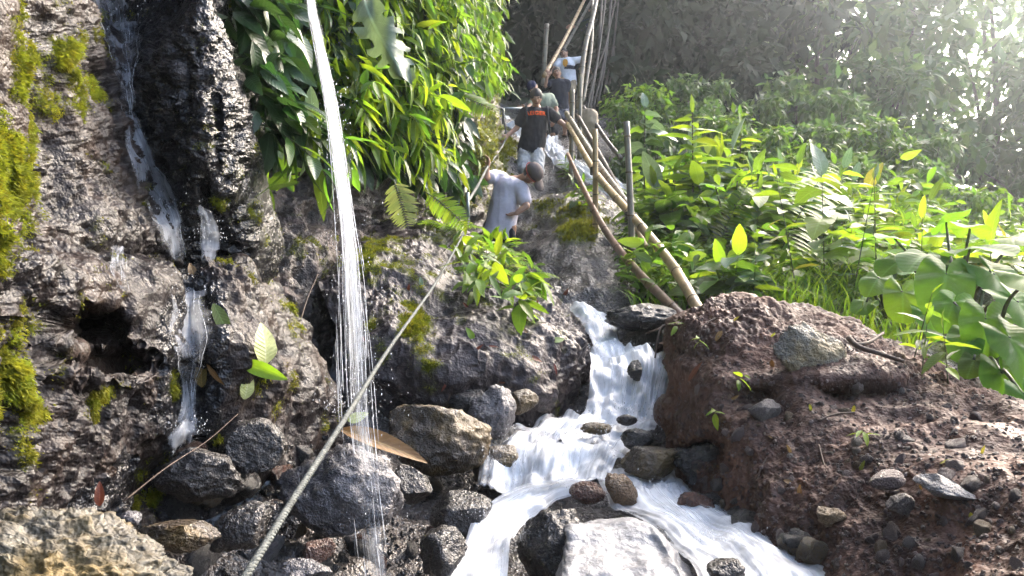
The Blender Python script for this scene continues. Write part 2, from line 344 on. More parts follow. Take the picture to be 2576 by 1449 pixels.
def mod(x, y):
    d = 0.75 * sstep(0.35, 0.75, blob(x, y, 225, 815, 100, 62) + 0.15 * fbm(np.stack((x, y, x * 0), -1) / 60, 3, 5))
    d += 0.3 * sstep(0.3, 0.7, blob(x, y, 270, 905, 150, 40) + 0.2 * fbm(np.stack((x, y, x * 0), -1) / 50, 3, 6))
    d -= 0.12 * blob(x, y, 250, 945, 110, 30)
    d += 0.22 * blob(x, y, 470, 780, 45, 80) + 0.15 * blob(x, y, 480, 980, 40, 90)
    d += 0.2 * sstep(1050, 1250, y) * blob(x, y, 400, 1250, 120, 150)
    return d
mossL2 = lambda x, y: 1.1 * blob(x, y, -10, 1000, 70, 110) + 0.9 * blob(x, y, 0, 800, 50, 70) + 0.6 * blob(x, y, 75, 920, 25, 70) + 0.4 * blob(x, y, 115, 1045, 16, 16) - 0.1
low, Vl, Nl, ml, Al = patch('cliff_ledge', C, 460, 420, M['cliff'], (0.08, 0.028, 0.017), 13, mod, mossL2, pits=0.035, pitscale=10)
low.data.materials.append(M['column'])
wet = (blob(Al[..., 0], Al[..., 1], 480, 900, 90, 260) + 0.8 * blob(Al[..., 0], Al[..., 1], 330, 1250, 220, 150) + 0.3 * fbm(Vl * 5, 3, 4)) > 0.5
low.data.polygons.foreach_set('material_index', wet[:-1, :-1].astype(np.int32).ravel())
tag(low, 'bulging wet rock ledge with a dark hollow at cliff foot', None, None, 'structure')
# vegetated bank behind the jet
C = [[(500,-3300,5.4),(700,-3300,5.6),(900,-3300,6.0),(1090,-3300,7.0),(1190,-3300,9),(1230,-3300,13)],
     [(500,-1500,5.8),(700,-1500,6.2),(900,-1500,6.6),(1090,-1500,7.4),(1190,-1500,9),(1230,-1500,13)],
     [(500,-400,6.0),(700,-400,6.4),(900,-400,6.8),(1090,-400,7.6),(1190,-400,9),(1230,-400,13)],
     [(520,0,5.9),(720,0,6.3),(920,0,6.8),(1090,0,7.6),(1180,0,9),(1220,0,13)],
     [(560,250,5.8),(740,250,6.1),(940,250,6.7),(1110,250,7.5),(1200,260,9.2),(1250,260,13)],
     [(560,420,5.6),(740,420,5.9),(930,420,6.5),(1100,430,7.5),(1200,440,9.2),(1260,440,12)],
     [(570,560,5.4),(720,550,5.6),(860,560,6.2),(1040,560,7.2),(1180,580,8.2),(1270,600,9.5)],
     [(600,760,5.1),(700,740,5.15),(800,720,5.5),(930,720,6.2),(1100,740,7.0),(1250,760,7.8)],
     [(640,1050,4.7),(720,1000,4.7),(800,980,4.9),(900,980,5.6),(1050,980,6.4),(1220,980,7)]]
mossB_dim = lambda x, y: 0.5 * blob(x, y, 800, 650, 40, 50) + 0.4 * blob(x, y, 900, 300, 300, 300) + 0.7 * blob(x, y, 1200, 400, 60, 150) + 0.9 * blob(x, y, 1200, 60, 70, 300) - 0.2  # last moss patch added to darken the sunlit bank edge
bank, Vb, Nb, mb, Ab = patch('rock_bank', C, 320, 240, M['bank'], (0.18, 0.07, 0.02), 23, None, mossB_dim, pits=0.04, pitscale=6)
tag(bank, 'brown rock bank overgrown with hanging plants', None, None, 'structure')
# big mossy boulder mass in the middle
C = [[(720,640,7.2),(850,560,7.3),(1000,540,7.5),(1130,580,7.6),(1260,650,7.5),(1390,740,7.2),(1470,800,6.8)],
     [(780,690,5.6),(880,610,6.0),(1000,575,6.2),(1140,600,6.3),(1260,670,6.2),(1370,750,6.05),(1460,820,6.0)],
     [(815,750,4.95),(900,700,5.0),(1020,680,5.2),(1150,695,5.35),(1270,735,5.4),(1380,790,5.45),(1485,850,5.7)],
     [(830,850,4.75),(920,840,4.55),(1040,830,4.6),(1160,830,4.7),(1280,840,4.8),(1400,860,5.0),(1495,890,5.55)],
     [(830,960,4.8),(920,960,4.45),(1040,960,4.4),(1160,960,4.4),(1280,965,4.5),(1400,970,4.7),(1490,985,5.4)],
     [(830,1090,4.95),(920,1090,4.75),(1040,1090,4.65),(1160,1085,4.6),(1280,1080,4.6),(1400,1070,4.75),(1480,1060,5.3)],
     [(830,1250,5.1),(920,1250,5.0),(1040,1250,4.9),(1160,1250,4.9),(1280,1250,4.9),(1400,1250,4.95),(1480,1250,5.3)]]
mossK = lambda x, y: 0.75 * blob(x, y, 940, 620, 90, 70) + 0.45 * blob(x, y, 1020, 720, 150, 110) + 0.75 * blob(x, y, 1075, 910, 70, 75) + 0.4 * blob(x, y, 1050, 800, 60, 60) + 0.5 * blob(x, y, 1270, 660, 130, 50) + 0.35 * blob(x, y, 940, 800, 30, 40) - 0.15
bould, Vk, Nk, mk_, Ak = patch('boulder_mass', C, 380, 460, M['boulder'], (0.10, 0.03, 0.014), 33, None, mossK, pits=0.03, pitscale=10)
tag(bould, 'huge pitted grey boulder outcrop with moss beside the stream', None, None, 'structure')
# mud mound
C = [[(1650,900,5.6),(1690,850,5.6),(1800,815,5.7),(1950,810,5.7),(2150,840,5.5),(2350,910,5.2),(2600,1040,4.8),(2950,1200,4.2)],
     [(1655,850,4.75),(1695,800,4.65),(1785,775,4.55),(1900,757,4.55),(2080,795,4.5),(2280,878,4.2),(2576,1040,3.4),(2950,1220,2.7)],
     [(1665,930,4.3),(1710,870,4.1),(1800,845,4.0),(1930,845,3.95),(2100,875,3.9),(2300,965,3.6),(2576,1120,3.0),(2950,1270,2.3)],
     [(1665,1060,4.1),(1730,1040,3.8),(1820,1020,3.6),(1950,1020,3.45),(2130,1030,3.3),(2330,1090,3.1),(2576,1200,2.6),(2950,1330,2.0)],
     [(1700,1190,4.0),(1780,1190,3.6),(1860,1180,3.3),(1980,1180,3.1),(2150,1190,2.9),(2350,1220,2.65),(2576,1280,2.3),(2950,1390,1.8)],
     [(1790,1330,3.6),(1880,1350,3.2),(1950,1360,2.95),(2060,1370,2.75),(2200,1380,2.55),(2380,1400,2.35),(2576,1440,2.05),(2950,1510,1.6)],
     [(1890,1520,2.9),(1990,1560,2.6),(2070,1580,2.5),(2150,1580,2.35),(2280,1580,2.2),(2420,1590,2.05),(2576,1610,1.8),(2950,1670,1.45)]]
def mod(x, y):
    q = np.stack((x, y, x * 0), -1)
    d = 0.3 * sstep(0.4, 0.9, blob(x, y, 1780, 1130, 60, 45) + 0.25 * fbm(q / 60, 3, 9))
    d += 0.22 * sstep(0.45, 0.9, blob(x, y, 2160, 985, 150, 22) + 0.2 * fbm(q / 70, 3, 10)) + 0.15 * blob(x, y, 1900, 1010, 60, 30)
    d -= 0.1 * blob(x, y, 2160, 950, 200, 22)
    return d
mound, Vm, Nm, mm, Am = patch('mud_bank', C, 460, 520, M['mud'], (0.08, 0.025, 0.012), 43, mod, None, pits=-0.008, pitscale=18)
tag(mound, 'bank of wet brown mud and gravel beside stream', None, None, 'structure')

# ground sheet: stream bed, walked slope, far bank
G = [(450,1449,2.7),(700,1449,2.7),(1000,1449,2.8),(1250,1449,2.8),(1600,1449,2.7),(1900,1449,2.6),(700,1250,3.3),(1000,1220,3.6),(1300,1300,3.25),(1500,1270,3.4),(1720,1270,3.3),
     (1000,1090,4.2),(1200,1100,4.1),(1400,1110,4.1),(1600,1120,4.15),(1400,1080,4.45),(1500,1040,4.7),(1620,1040,4.7),(1560,960,5.0),(1650,950,5.0),(1580,905,5.25),(1680,890,5.3),(1500,810,5.85),(1560,790,6.0),(1650,790,6.0),(1760,775,6.1),
     (1560,710,6.6),(1680,720,6.7),(1470,650,7.3),(1560,650,7.3),(1400,580,8.3),(1330,620,8.0),(1480,560,8.8),(1400,515,10),(1460,490,10.3),(1340,500,11.6),(1290,470,11.4),(1420,430,12),(1500,470,11.5),(1560,460,11.8),
     (1270,380,12.5),(1230,330,12.2),(1200,420,11),(1340,360,13.8),(1260,295,14.6),(1400,345,15.5),(1380,290,17.5),(1440,230,18.5),(1350,240,20),(1500,330,16),
     (1640,620,9),(1640,500,12),(1640,400,15),(1700,330,18),(1900,700,7),(2200,720,6.2),(2500,760,5.5),(1900,640,9),(2200,650,9),(2576,680,8.5),(1900,560,13),(2250,590,13),(2576,620,13),(1900,480,18),(2250,540,18),(2600,600,18)]
Wp = [tuple(P(*g)) for g in G] + [(-1.5,0.5,0.1),(0,0.3,0.1),(1.5,0.5,0.1),(0,1.6,0.3),(1.2,1.6,0.3),(-3,-3,-.4),(3,-3,-.4),(0,-3,-.4),(-1.5,3,.5),(-2.5,5,.7),(-1.2,5,.75),(-0.4,6,1.0),(-3,8,1.2),(-0.4,7.6,1.35),(-.2,8.7,1.42),(-.6,9.4,1.7),(-4,12,3.2),(-2,13,4.2),(-2.5,17,5.8),(0,22,6.4),(-6,20,7),(5,3,0.9),(6,6,1.5),(3,4.6,.9),(10,8,1.5),(16,14,1.8),(20,24,2),(12,30,3),(4,30,7),(-8,30,8),(4,23,6.0),(8,22,4.2)]
Wp = np.array(Wp)
def tps(r): return np.where(r > 1e-9, r * r * np.log(r + 1e-12), 0)
K = tps(np.linalg.norm(Wp[:, None, :2] - Wp[None, :, :2], axis=-1)) + np.eye(len(Wp)) * 0.02
Q = np.c_[np.ones(len(Wp)), Wp[:, :2]]
Am_ = np.block([[K, Q], [Q.T, np.zeros((3, 3))]]); sol = np.linalg.solve(Am_, np.r_[Wp[:, 2], 0, 0, 0])
def gz(x, y):
    sh = x.shape; q = np.stack((x.ravel(), y.ravel()), -1); out = np.empty(len(q))
    for i in range(0, len(q), 40000):
        s = q[i:i + 40000]; out[i:i + 40000] = tps(np.linalg.norm(s[:, None] - Wp[None, :, :2], axis=-1)) @ sol[:-3] + np.c_[np.ones(len(s)), s] @ sol[-3:]
    out = out.reshape(sh); r = np.hypot(x - 1, (y - 10) * 0.8)
    k = sstep(14, 40, r); return np.clip(out, -1.5, 9) * (1 - k) + k * (1.0 + 5 * sstep(2, -10, x) * sstep(60, 20, np.abs(y - 20)))
gx = np.concatenate((-np.geomspace(300, 3.6, 40), np.arange(-3.5, 6.5, 0.045), np.geomspace(6.6, 300, 50)))
gy = np.concatenate((-np.geomspace(200, 1, 20), np.arange(-0.9, 6.5, 0.035), np.arange(6.5, 20, 0.06), np.geomspace(20.1, 400, 40)))
X, Y = np.meshgrid(gx, gy); Z = gz(X, Y); V = np.stack((X, Y, Z), -1); Vn = gnorm(V); Vn *= np.sign(Vn[..., 2:3])
lowr = 0.16 * sstep(6.6, 6.0, Y) * sstep(-1.2, -.2, X) * sstep(3, 2, X)
smo = 1 - .35 * sstep(6.2, 7.2, Y)
near = np.exp(-np.maximum(0, np.hypot(X, Y) - 20) / 15)
dsp = (0.09 * fbm(V * 1.3, 3, 70) + 0.06 * ridg(V * np.array((2.5, 2.5, 9)), 4, 71) + 0.05 * fbm(V * np.array((9, 9, 16)), 4, 72, .65)) * near * smo
Vg = V + Vn * (dsp * (1 - 3 * lowr) - 0.05 - lowr)[..., None]
px = Vg[..., 0] / np.maximum(Vg[..., 1], .1) * FP + 1288; py = 724.5 - (Vg[..., 2] - CAMZ) / np.maximum(Vg[..., 1], .1) * FP
mg = sstep(0.35, 0.8, (0.9 * blob(px, py, 1250, 370, 70, 90) + 0.7 * blob(px, py, 1420, 540, 70, 50) + 0.6 * blob(px, py, 1480, 600, 60, 60) + sstep(1590, 1720, px) * 0.5 + 0.4 * fbm(Vg * 4, 4, 75, .6)) * (Y > 5))
ground = finish('ground', Vg, M['ground'], {'moss': mg})
tag(ground, 'wet stony stream bed rising into the walked rock slope', None, None, 'structure')
# tall dark wall closing the gorge, its unseen overhang added for shade
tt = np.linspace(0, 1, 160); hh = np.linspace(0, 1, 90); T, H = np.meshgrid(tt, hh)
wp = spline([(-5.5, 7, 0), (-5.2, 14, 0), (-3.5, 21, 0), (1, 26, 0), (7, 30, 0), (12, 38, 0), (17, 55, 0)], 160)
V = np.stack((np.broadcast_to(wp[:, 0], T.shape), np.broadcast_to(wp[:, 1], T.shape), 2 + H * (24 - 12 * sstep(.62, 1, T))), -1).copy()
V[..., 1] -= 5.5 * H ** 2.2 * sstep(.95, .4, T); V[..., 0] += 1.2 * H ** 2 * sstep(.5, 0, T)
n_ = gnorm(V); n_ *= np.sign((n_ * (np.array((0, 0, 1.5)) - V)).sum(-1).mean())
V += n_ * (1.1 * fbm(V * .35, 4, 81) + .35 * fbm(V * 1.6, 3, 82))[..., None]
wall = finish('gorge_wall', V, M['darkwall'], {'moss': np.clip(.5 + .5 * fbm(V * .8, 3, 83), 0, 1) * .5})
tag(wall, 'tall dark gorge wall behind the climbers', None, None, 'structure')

# same cliff run on unseen behind the camera, added to block sky light
tt = np.linspace(0, 1, 70); hh = np.linspace(0, 1, 60); T, H = np.meshgrid(tt, hh)
wp = spline([(-1.55, 1.75, 0), (-1.9, 0.6, 0), (-2.6, -2, 0), (-2.2, -5, 0), (-3, -9, 0)], 70)
V = np.stack((np.broadcast_to(wp[:, 0], T.shape) + .9 * H ** 2, np.broadcast_to(wp[:, 1], T.shape), -1 + H * 11), -1).copy(); n_ = gnorm(V); n_ *= np.sign((n_ * (np.array((3, -3, 1.5)) - V)).sum(-1).mean())
V += n_ * (.35 * fbm(V * .8, 4, 91))[..., None]
o = finish('cliff_sky_block', V, M['cliff'], {'moss': np.clip(fbm(V * 1.2, 3, 92), 0, 1)}); tag(o, 'unseen wet cliff added beside the viewer to block sky light', None, None, 'structure')
allV, allF = cat(BV)
BVH = BVHTree.FromPolygons(allV.tolist(), allF.tolist())
EYE = Vector((0, 0, CAMZ))
def ray(x, y):
    d = PV(x, y, 1.0) - EYE
    h = BVH.ray_cast(EYE, d.normalized())
    if h[0] is None: return None
    n = h[1]
    if n.dot(h[0] - EYE) > 0: n = -n
    return h[0], n
def drop(x, y, z0=30):
    h = BVH.ray_cast(Vector((x, y, z0)), Vector((0, 0, -1))); return h[0] if h[0] else Vector((x, y, 0))
def gzp(x, y):        # ground height under a point
    return float(gz(np.array([float(x)]), np.array([float(y)]))[0])

# ------------------------------------------------------------------ water
mj, nt, N, L = newmat('falling_water')
co = N('NewGeometry').outputs['Position']; mp = N('Mapping'); mp.inputs['Scale'].default_value = (90, 90, 5); L(co, mp.inputs[0])
nz = N('TexNoise', Scale=1.0, Detail=4); L(mp.outputs[0], nz.inputs['Vector'])
p = N('BsdfPrincipled', Base_Color=(.88, .9, .94, 1), Roughness=.25); t = N('BsdfTranslucent', Color=(.85, .88, .94, 1)); w = N('MixShader', Fac=.45); L(p.outputs[0], w.inputs[1]); L(t.outputs[0], w.inputs[2])
tr = N('BsdfTransparent'); x = N('MixShader'); L(ramp(nt, nz.outputs[0], [(.3, .08), (.66, .8)]), x.inputs[0]); L(tr.outputs[0], x.inputs[1]); L(w.outputs[0], x.inputs[2])
o = N('OutputMaterial'); L(x.outputs[0], o.inputs[0]); M['strand'] = mj
FO = {'white': foam_mat('white_water', 0.68, 30, 2.6, 0.34), 'fall': foam_mat('cascade_water', 0.58, 40, 1.8, 0.28), 'thin': foam_mat('thin_water', 0.37, 46, 4, 0.34, (.6, .63, .7, 1)), 'jet': foam_mat('jet_water', 0.5, 2.2, 1.0, 0.4)}
def water(name, C, nr, nc, mat, label, seed=0, bump=0.02, foam=0.0, lift=0.0, vs=1.0, edge=0.35, strands=.45):
    A = grid_surf(C, nr, nc); V = unp(A); n = gnorm(V); n *= np.sign((n * (np.array((0, 0, CAMZ)) - V)).sum(-1).mean())
    u = np.linspace(0, 1, nc)[None, :].repeat(nr, 0)
    ln = np.r_[0, np.cumsum(np.linalg.norm(np.diff(V[:, nc // 2], axis=0), axis=1))]; w = np.linalg.norm(V[:, -1] - V[:, 0], axis=1).mean()
    q = np.stack((u * w * 14, np.broadcast_to(ln[:, None] * 2.5, u.shape), u * 0 + seed * 3.1), -1)
    V = V + n * (lift + bump * fbm(q, 3, seed) + bump * .8 * fbm(V * 9, 2, seed + 5))[..., None]
    e = sstep(0, 0.22, np.minimum(u, 1 - u) + 0.12 * fbm(q * .5, 2, seed + 9))
    f = foam - (1 - e) * edge
    vv = np.linspace(0, 1, nr)[:, None]; f = f - 0.3 * (1 - sstep(0, .08, vv)) - 0.3 * (1 - sstep(0, .08, 1 - vv))
    uv = np.stack((u * w, np.broadcast_to(ln[:, None], u.shape) * vs + seed * 1.7), -1).reshape(-1, 2)
    o = link(name, mesh(name, V, gridf(nr, nc), mat, True, uv, {'foam': f, 'edge': e * sstep(0, .1, vv) * sstep(0, .1, 1 - vv) * .7}))
    tag(o, label, 'water', None, 'structure'); parts = []; rg = np.random.default_rng(seed + 50); dm = V[..., 1].mean()
    for k in range(int(nc * strands)):
        j = rg.uniform(.06, .94) * (nc - 1); a, b = sorted(rg.integers(0, nr, 2))
        if b - a < nr * .2: b = min(nr - 1, a + int(nr * .3))
        if b - a < 5: continue
        jj = np.clip(j + 1.2 * np.sin(np.arange(a, b) * .15 + k), 0, nc - 1.001); j0 = jj.astype(int); f = (jj - j0)[:, None]; S = V[np.arange(a, b), j0] * (1 - f) + V[np.arange(a, b), j0 + 1] * f + n[np.arange(a, b), j0] * .006
        S = S[::3] if len(S) > 14 else S
        parts.append(tube(S, rg.uniform(.0004, .0012) * dm * .38 * np.sin(np.linspace(.2, 3, len(S))), 4))
    if parts: VV, FF = cat(parts); tag(link('strands', mesh('strands', VV, FF, M['strand']), o), kind='stuff')
    return o
def rows(*rs):          # each row: (d, (x,y), (x,y) ...) or points carrying their own depth
    return [[(p[0], p[1], p[2] if len(p) > 2 else r[0]) for p in r[1:]] for r in rs]
water('stream', rows((6.15,(1425,765),(1470,770),(1530,782)),(5.85,(1455,800),(1500,800),(1545,815)),(5.55,(1478,845),(1520,845),(1556,860)),(5.2,(1500,900),(1548,890),(1590,900))), 60, 30, FO['white'], 'white chute of water pouring over the ledge beside boulder outcrop', 1, .03, .12)
water('stream', rows((5.3,(1490,890),(1545,872),(1600,880),(1650,885),(1690,905)),(5.0,(1488,935),(1560,915),(1620,915),(1660,915),(1685,930)),(4.85,(1482,990),(1555,980),(1615,985),(1650,985),(1680,995)),(4.7,(1470,1040),(1550,1035),(1605,1040),(1640,1042),(1672,1050)),(4.55,(1440,1075),(1530,1070),(1600,1075),(1640,1078),(1665,1085))), 90, 90, FO['white'], 'broad white fall between boulder outcrop and mud bank', 2, .05, .2)
water('stream', rows((4.75,(1385,1050),(1470,1040),(1560,1040),(1660,1050)),(4.45,(1300,1082),(1400,1070),(1500,1075),(1650,1085)),(4.25,(1235,1100),(1350,1095),(1470,1100),(1620,1115)),(4.05,(1215,1125),(1340,1118),(1450,1122),(1590,1140))), 60, 90, FO['white'], 'shallow foaming water spreading above the second fall', 3, .035, .06)
water('stream', rows((4.1,(1215,1118),(1340,1112),(1450,1118),(1590,1136)),(3.95,(1208,1140),(1330,1138),(1440,1138),(1560,1150)),(3.85,(1205,1190),(1320,1190),(1430,1178),(1540,1172)),(3.75,(1195,1240),(1310,1240),(1420,1218),(1530,1205))), 60, 110, FO['fall'], 'curtain of water over the wide low rock step', 4, .03, .10, vs=.7)
water('stream', rows((3.85,(1530,1190),(1500,1200),(1480,1230)),(3.7,(1420,1200),(1412,1222),(1412,1258)),(3.5,(1305,1225),(1325,1250),(1355,1292)),(3.3,(1205,1290),(1250,1302),(1308,1330)),(3.1,(1165,1370),(1215,1370),(1285,1370)),(2.9,(1125,1450),(1190,1450),(1275,1450)),(2.65,(1080,1600),(1160,1600),(1260,1600))), 110, 60, FO['white'], 'smooth arching fall over dark round rock in front', 5, .025, .1, vs=.6)
water('stream', rows((4.0,(1490,1180),(1580,1180),(1680,1180),(1735,1195)),(3.7,(1510,1222),(1600,1222),(1690,1225),(1780,1240)),(3.4,(1545,1275),(1640,1272),(1740,1275),(1860,1290)),(3.15,(1630,1325),(1730,1322),(1830,1325),(1940,1335)),(2.9,(1710,1385),(1800,1378),(1900,1375),(2010,1385)),(2.72,(1750,1440),(1850,1430),(1950,1430),(2085,1425)),(2.5,(1790,1560),(1900,1550),(2020,1540),(2190,1530))), 120, 90, FO['white'], 'rippling white water running past the pale slab below mud bank', 6, .018, .05, vs=.8)
water('stream', rows((14.6,(1345,348),(1365,345),(1400,345)),(13.5,(1365,372),(1390,368),(1415,365)),(12.6,(1385,402),(1408,398),(1440,395)),(12,(1420,428),(1450,420),(1485,415)),(11.6,(1480,462),(1510,450),(1545,440)),(11,(1545,505),(1575,490),(1600,470))), 70, 30, FO['white'], 'upper white cascade beside the climbers and bamboo posts', 8, .06, .16)
water('stream', rows((15.5,(1235,285),(1255,285)),(14.5,(1262,300),(1290,300)),(13.6,(1290,330),(1320,325)),(13,(1310,360),(1350,352))), 30, 12, FO['white'], 'narrow white rill above the mossy slope', 9, .05, .1)
def on_rock(pts, off=0.03):
    out = []
    for x, y in pts:
        h = ray(x, y); out.append((x, y, (h[0].y if h else 4) - off))
    return out
def rock_water(C, nr, nc, mat, label, seed, bump=.012, foam=0., off=.05, vs=1.):
    D = [on_rock(r, off) for r in C]
    water('cascade', D, nr, nc, mat, label, seed, bump, foam - .02, 0, vs, strands=.25)
rock_water([[(205,-40),(290,-40),(375,-40)],[(235,50),(300,50),(365,50)],[(262,110),(310,110),(355,110)],[(285,170),(318,170),(345,170)],[(305,230),(322,230),(335,230)],[(310,290),(325,290),(340,290)]], 80, 40, FO['thin'], 'upper veil of water running down the cliff channel', 11, .02, .0)
rock_water([[(308,275),(325,275),(342,275)],[(315,350),(345,345),(372,345)],[(322,420),(372,415),(402,415)],[(340,490),(395,480),(440,478)],[(362,545),(420,535),(468,530)],[(385,600),(435,595),(470,595)],[(410,655),(440,655),(465,655)]], 100, 50, FO['thin'], 'lacy water sliding down the cliff beside the soaked column', 12, .02, .09)
rock_water([[(490,522),(505,518),(520,522)],[(498,540),(518,535),(540,545)],[(500,580),(525,575),(552,585)],[(500,620),(525,620),(553,620)],[(508,662),(525,665),(540,662)]], 60, 30, FO['thin'], 'small rounded fall arching off the cliff knob', 13, .015, .12, .1)
rock_water([[(440,650),(470,660),(500,670)],[(430,740),(470,740),(530,745)],[(425,820),(475,820),(540,820)],[(432,900),(480,900),(530,900)],[(455,960),(475,960),(500,960)],[(458,1020),(475,1020),(492,1020)],[(445,1085),(470,1090),(500,1085)]], 100, 40, FO['thin'], 'thin water slipping over the cliff ledge past dead leaves', 14, .015, .03)
rock_water([[(450,1060),(475,1055),(500,1062)],[(420,1100),(470,1105),(510,1100)],[(410,1150),(450,1160),(480,1150)]], 30, 24, FO['thin'], 'small splash of foam where the cliff trickle lands', 15, .03, .08)
rock_water([[(275,612),(295,612),(318,612)],[(272,670),(295,670),(322,670)],[(285,730),(305,735),(328,740)]], 30, 20, FO['thin'], 'faint pale trickle over the rock ledge above hollow', 16, .01, -.06)
# falling jet of many strands
jp = np.array([(770,-120,3.35),(781,0,3.3),(800,100,3.27),(830,250,3.22),(852,400,3.18),(868,520,3.15),(880,640,3.1),(889,760,3.07),(898,900,3.03),(908,1050,3.0),(922,1200,2.96),(940,1350,2.92),(955,1480,2.9),(965,1600,2.88)], float)
jet = empty('waterfall', P(900, 1480, 2.9)); tag(jet, 'thin jet of falling water dropping in front of the plants', 'waterfall', None, 'structure')
jb = np.array(jet.location)
SP = spline(jp, 120); tpar = np.linspace(0, 1, 120)
parts = []; foam = []; uvs = []
for k in range(100):
    a, b = sorted(rng.uniform(-.05, 1.05, 2));
    if b - a < .1: b = a + .15
    if k < 12: a = -.05; b = rng.uniform(.35, .8)
    if k >= 18:
        a = rng.uniform(.1, .97); b = a + rng.uniform(.02, .13)
    a, b = max(a, 0), min(b, 1)
    n = 26 if k < 18 else 9; tk = np.linspace(a, b, n); base = np.stack([np.interp(tk, tpar, SP[:, j]) for j in range(3)], -1)
    wid = np.interp(tk, [0, .25, .42, .5, .6, 1], [11, 17, 23, 32, 34, 34])
    o = np.clip(rng.normal(0, .4), -.7, .7)
    if tk[0] > .42: o = rng.choice([-1.1, -.85, .1, .3, .55, .9]) + rng.normal(0, .12)
    base[:, 0] += o * wid + 2.2 * np.sin(tk * 22 + k) + rng.normal(0, 1.5) * (tk - tk[0]) * 20; base[:, 2] += rng.normal(0, .05)
    base[:, 0] -= np.clip(tk - .45, 0, .2) * 60 * (o < -.3)
    rr = rng.uniform(.0008, .0022) * np.sin(np.linspace(.15, math.pi - .05, n)) ** .6 * np.interp(tk, [0, .4, .5, 1], [1.3, 1.2, .75, .6])
    V, F = tube(unp(base), rr, 5); parts.append((V - jb, F))
V, F = cat(parts)
tag(link('strands', mesh('strands', V, F, mj), jet), kind='stuff')
# veil around the strands
for off, wf, fm, y1 in ((0, 1.0, -.16, 60), (.02, .62, .08, 60), (-.03, 1.15, -.22, 60), (.04, .85, -.1, 60)):
    S = SP[:y1 * 2 if wf > .8 else 78]; tq = tpar[:len(S)]
    wid = np.interp(tq, [0, .25, .42, .5, 1], [15, 21, 27, 40, 40]) * wf
    u = np.linspace(-1, 1, 17); A = np.repeat(S[:, None, :], 17, 1); A[..., 0] += u[None] * wid[:, None]; A[..., 2] -= (1 - u[None] ** 2) * .03 - off
    V = unp(A) - jb; f = fm - .45 * np.abs(u[None]) ** 2 * np.ones((len(S), 1)) - .14 * sstep(.3, .5, tq)[:, None] - .25 * sstep(.9, 1, tq / tq[-1])[:, None]
    uv = np.stack((np.broadcast_to(u[None] * 3, A.shape[:2]), np.broadcast_to(tq[:, None] * 5 + wf * 31, A.shape[:2])), -1).reshape(-1, 2)
    link('veil', mesh('veil', V, gridf(len(S), 17), FO['jet'], True, uv, {'foam': f}), jet)

# spray thrown up where water lands
def spray(label, spots, n, seed):
    rg = np.random.default_rng(seed); V0, F0 = ico(1); Vs = []
    for x, y, d, rx, ry, up in spots:
        for k in range(n):
            p = P(x + rg.normal(0, rx), y - abs(rg.normal(0, ry)) * up + rg.normal(0, ry) * .3, d + rg.normal(0, .06)); r = rg.uniform(.0006, .0022) * d * .33; Vs.append(V0 * np.array((1, 1, rg.uniform(1, 2.5))) * r + p)
    k = len(V0); V = np.concatenate(Vs); F = (F0[None] + (np.arange(len(Vs)) * k)[:, None, None]).reshape(-1, 3)
    tag(link('spray', mesh('spray', V, F, M['strand'])), label, 'spray', None, 'stuff')
spray('fine drops flying off the stream falls', [(1520, 880, 5.2, 40, 14, 1), (1580, 1040, 4.55, 60, 16, 1), (1400, 1100, 4.1, 90, 14, 1), (1370, 1225, 3.7, 90, 14, 1), (1220, 1300, 3.2, 40, 20, 1), (1650, 1230, 3.6, 60, 14, 1), (1800, 1360, 3.0, 70, 14, 1), (1240, 1160, 3.9, 25, 25, 1)], 110, 1)
spray('drops shed by the falling jet', [(840, 400, 3.15, 22, 120, 1), (870, 700, 3.1, 30, 150, 1), (900, 1000, 3.0, 36, 160, 1), (930, 1350, 2.92, 45, 140, 1), (880, 1040, 3.1, 60, 40, 1)], 150, 2)
spray('drops splashing off the cliff trickles', [(430, 560, 3.45, 45, 50, 1), (525, 600, 3.5, 25, 30, 1), (470, 1090, 2.9, 35, 22, 1), (480, 800, 2.9, 40, 60, 1), (300, 60, 3.6, 45, 60, 1)], 90, 3)
# ------------------------------------------------------------------ people
M['skin'] = plain('skin', (0.40, 0.23, 0.155), 0.45, (0.33, 0.18, 0.115), 30, 0.1)
M['hair'] = plain('hair', (0.012, 0.010, 0.010), 0.5, (0.02, 0.016, 0.014), 80, 0.6)
M['eye'] = plain('eye', (0.02, 0.015, 0.012), 0.2, bump=0)
M['eyewhite'] = plain('eye_white', (0.6, 0.58, 0.55), 0.3, bump=0)
M['lip'] = plain('lip', (0.2, 0.075, 0.06), 0.5)
def cloth(name, c, c2=None, scale=14, rough=0.85): return plain(name, c, rough, c2 or tuple(v * .8 for v in c), scale, 0.35, 0.2, dist=0.02)
def cap_(p0, p1, r0, r1, side=None, flat=1.0, n=14, k=5):
    p0, p1 = np.asarray(p0, float), np.asarray(p1, float); ax = p1 - p0; l = np.linalg.norm(ax) + 1e-9; ax /= l
    s = np.asarray(side if side is not None else (1, .02, .03), float); s = s - ax * s.dot(ax); s /= np.linalg.norm(s); f = np.cross(ax, s)
    prof = []
    for a in np.linspace(-math.pi / 2, 0, k): prof.append((r0 * math.sin(a), r0 * math.cos(a)))
    for a in np.linspace(0, math.pi / 2, k): prof.append((l + r1 * math.sin(a), r1 * math.cos(a)))
    th = np.linspace(0, 2 * math.pi, n, endpoint=False); V = []
    for z, r in prof: V.append(p0 + ax * z + max(r, 1e-4) * (np.cos(th)[:, None] * s + flat * np.sin(th)[:, None] * f))
    V = np.concatenate(V); F = []
    for i in range(len(prof) - 1):
        a = i * n + np.arange(n); b = i * n + (np.arange(n) + 1) % n; F.append(np.stack((a, b, b + n, a + n), -1))
    return V, np.concatenate(F)
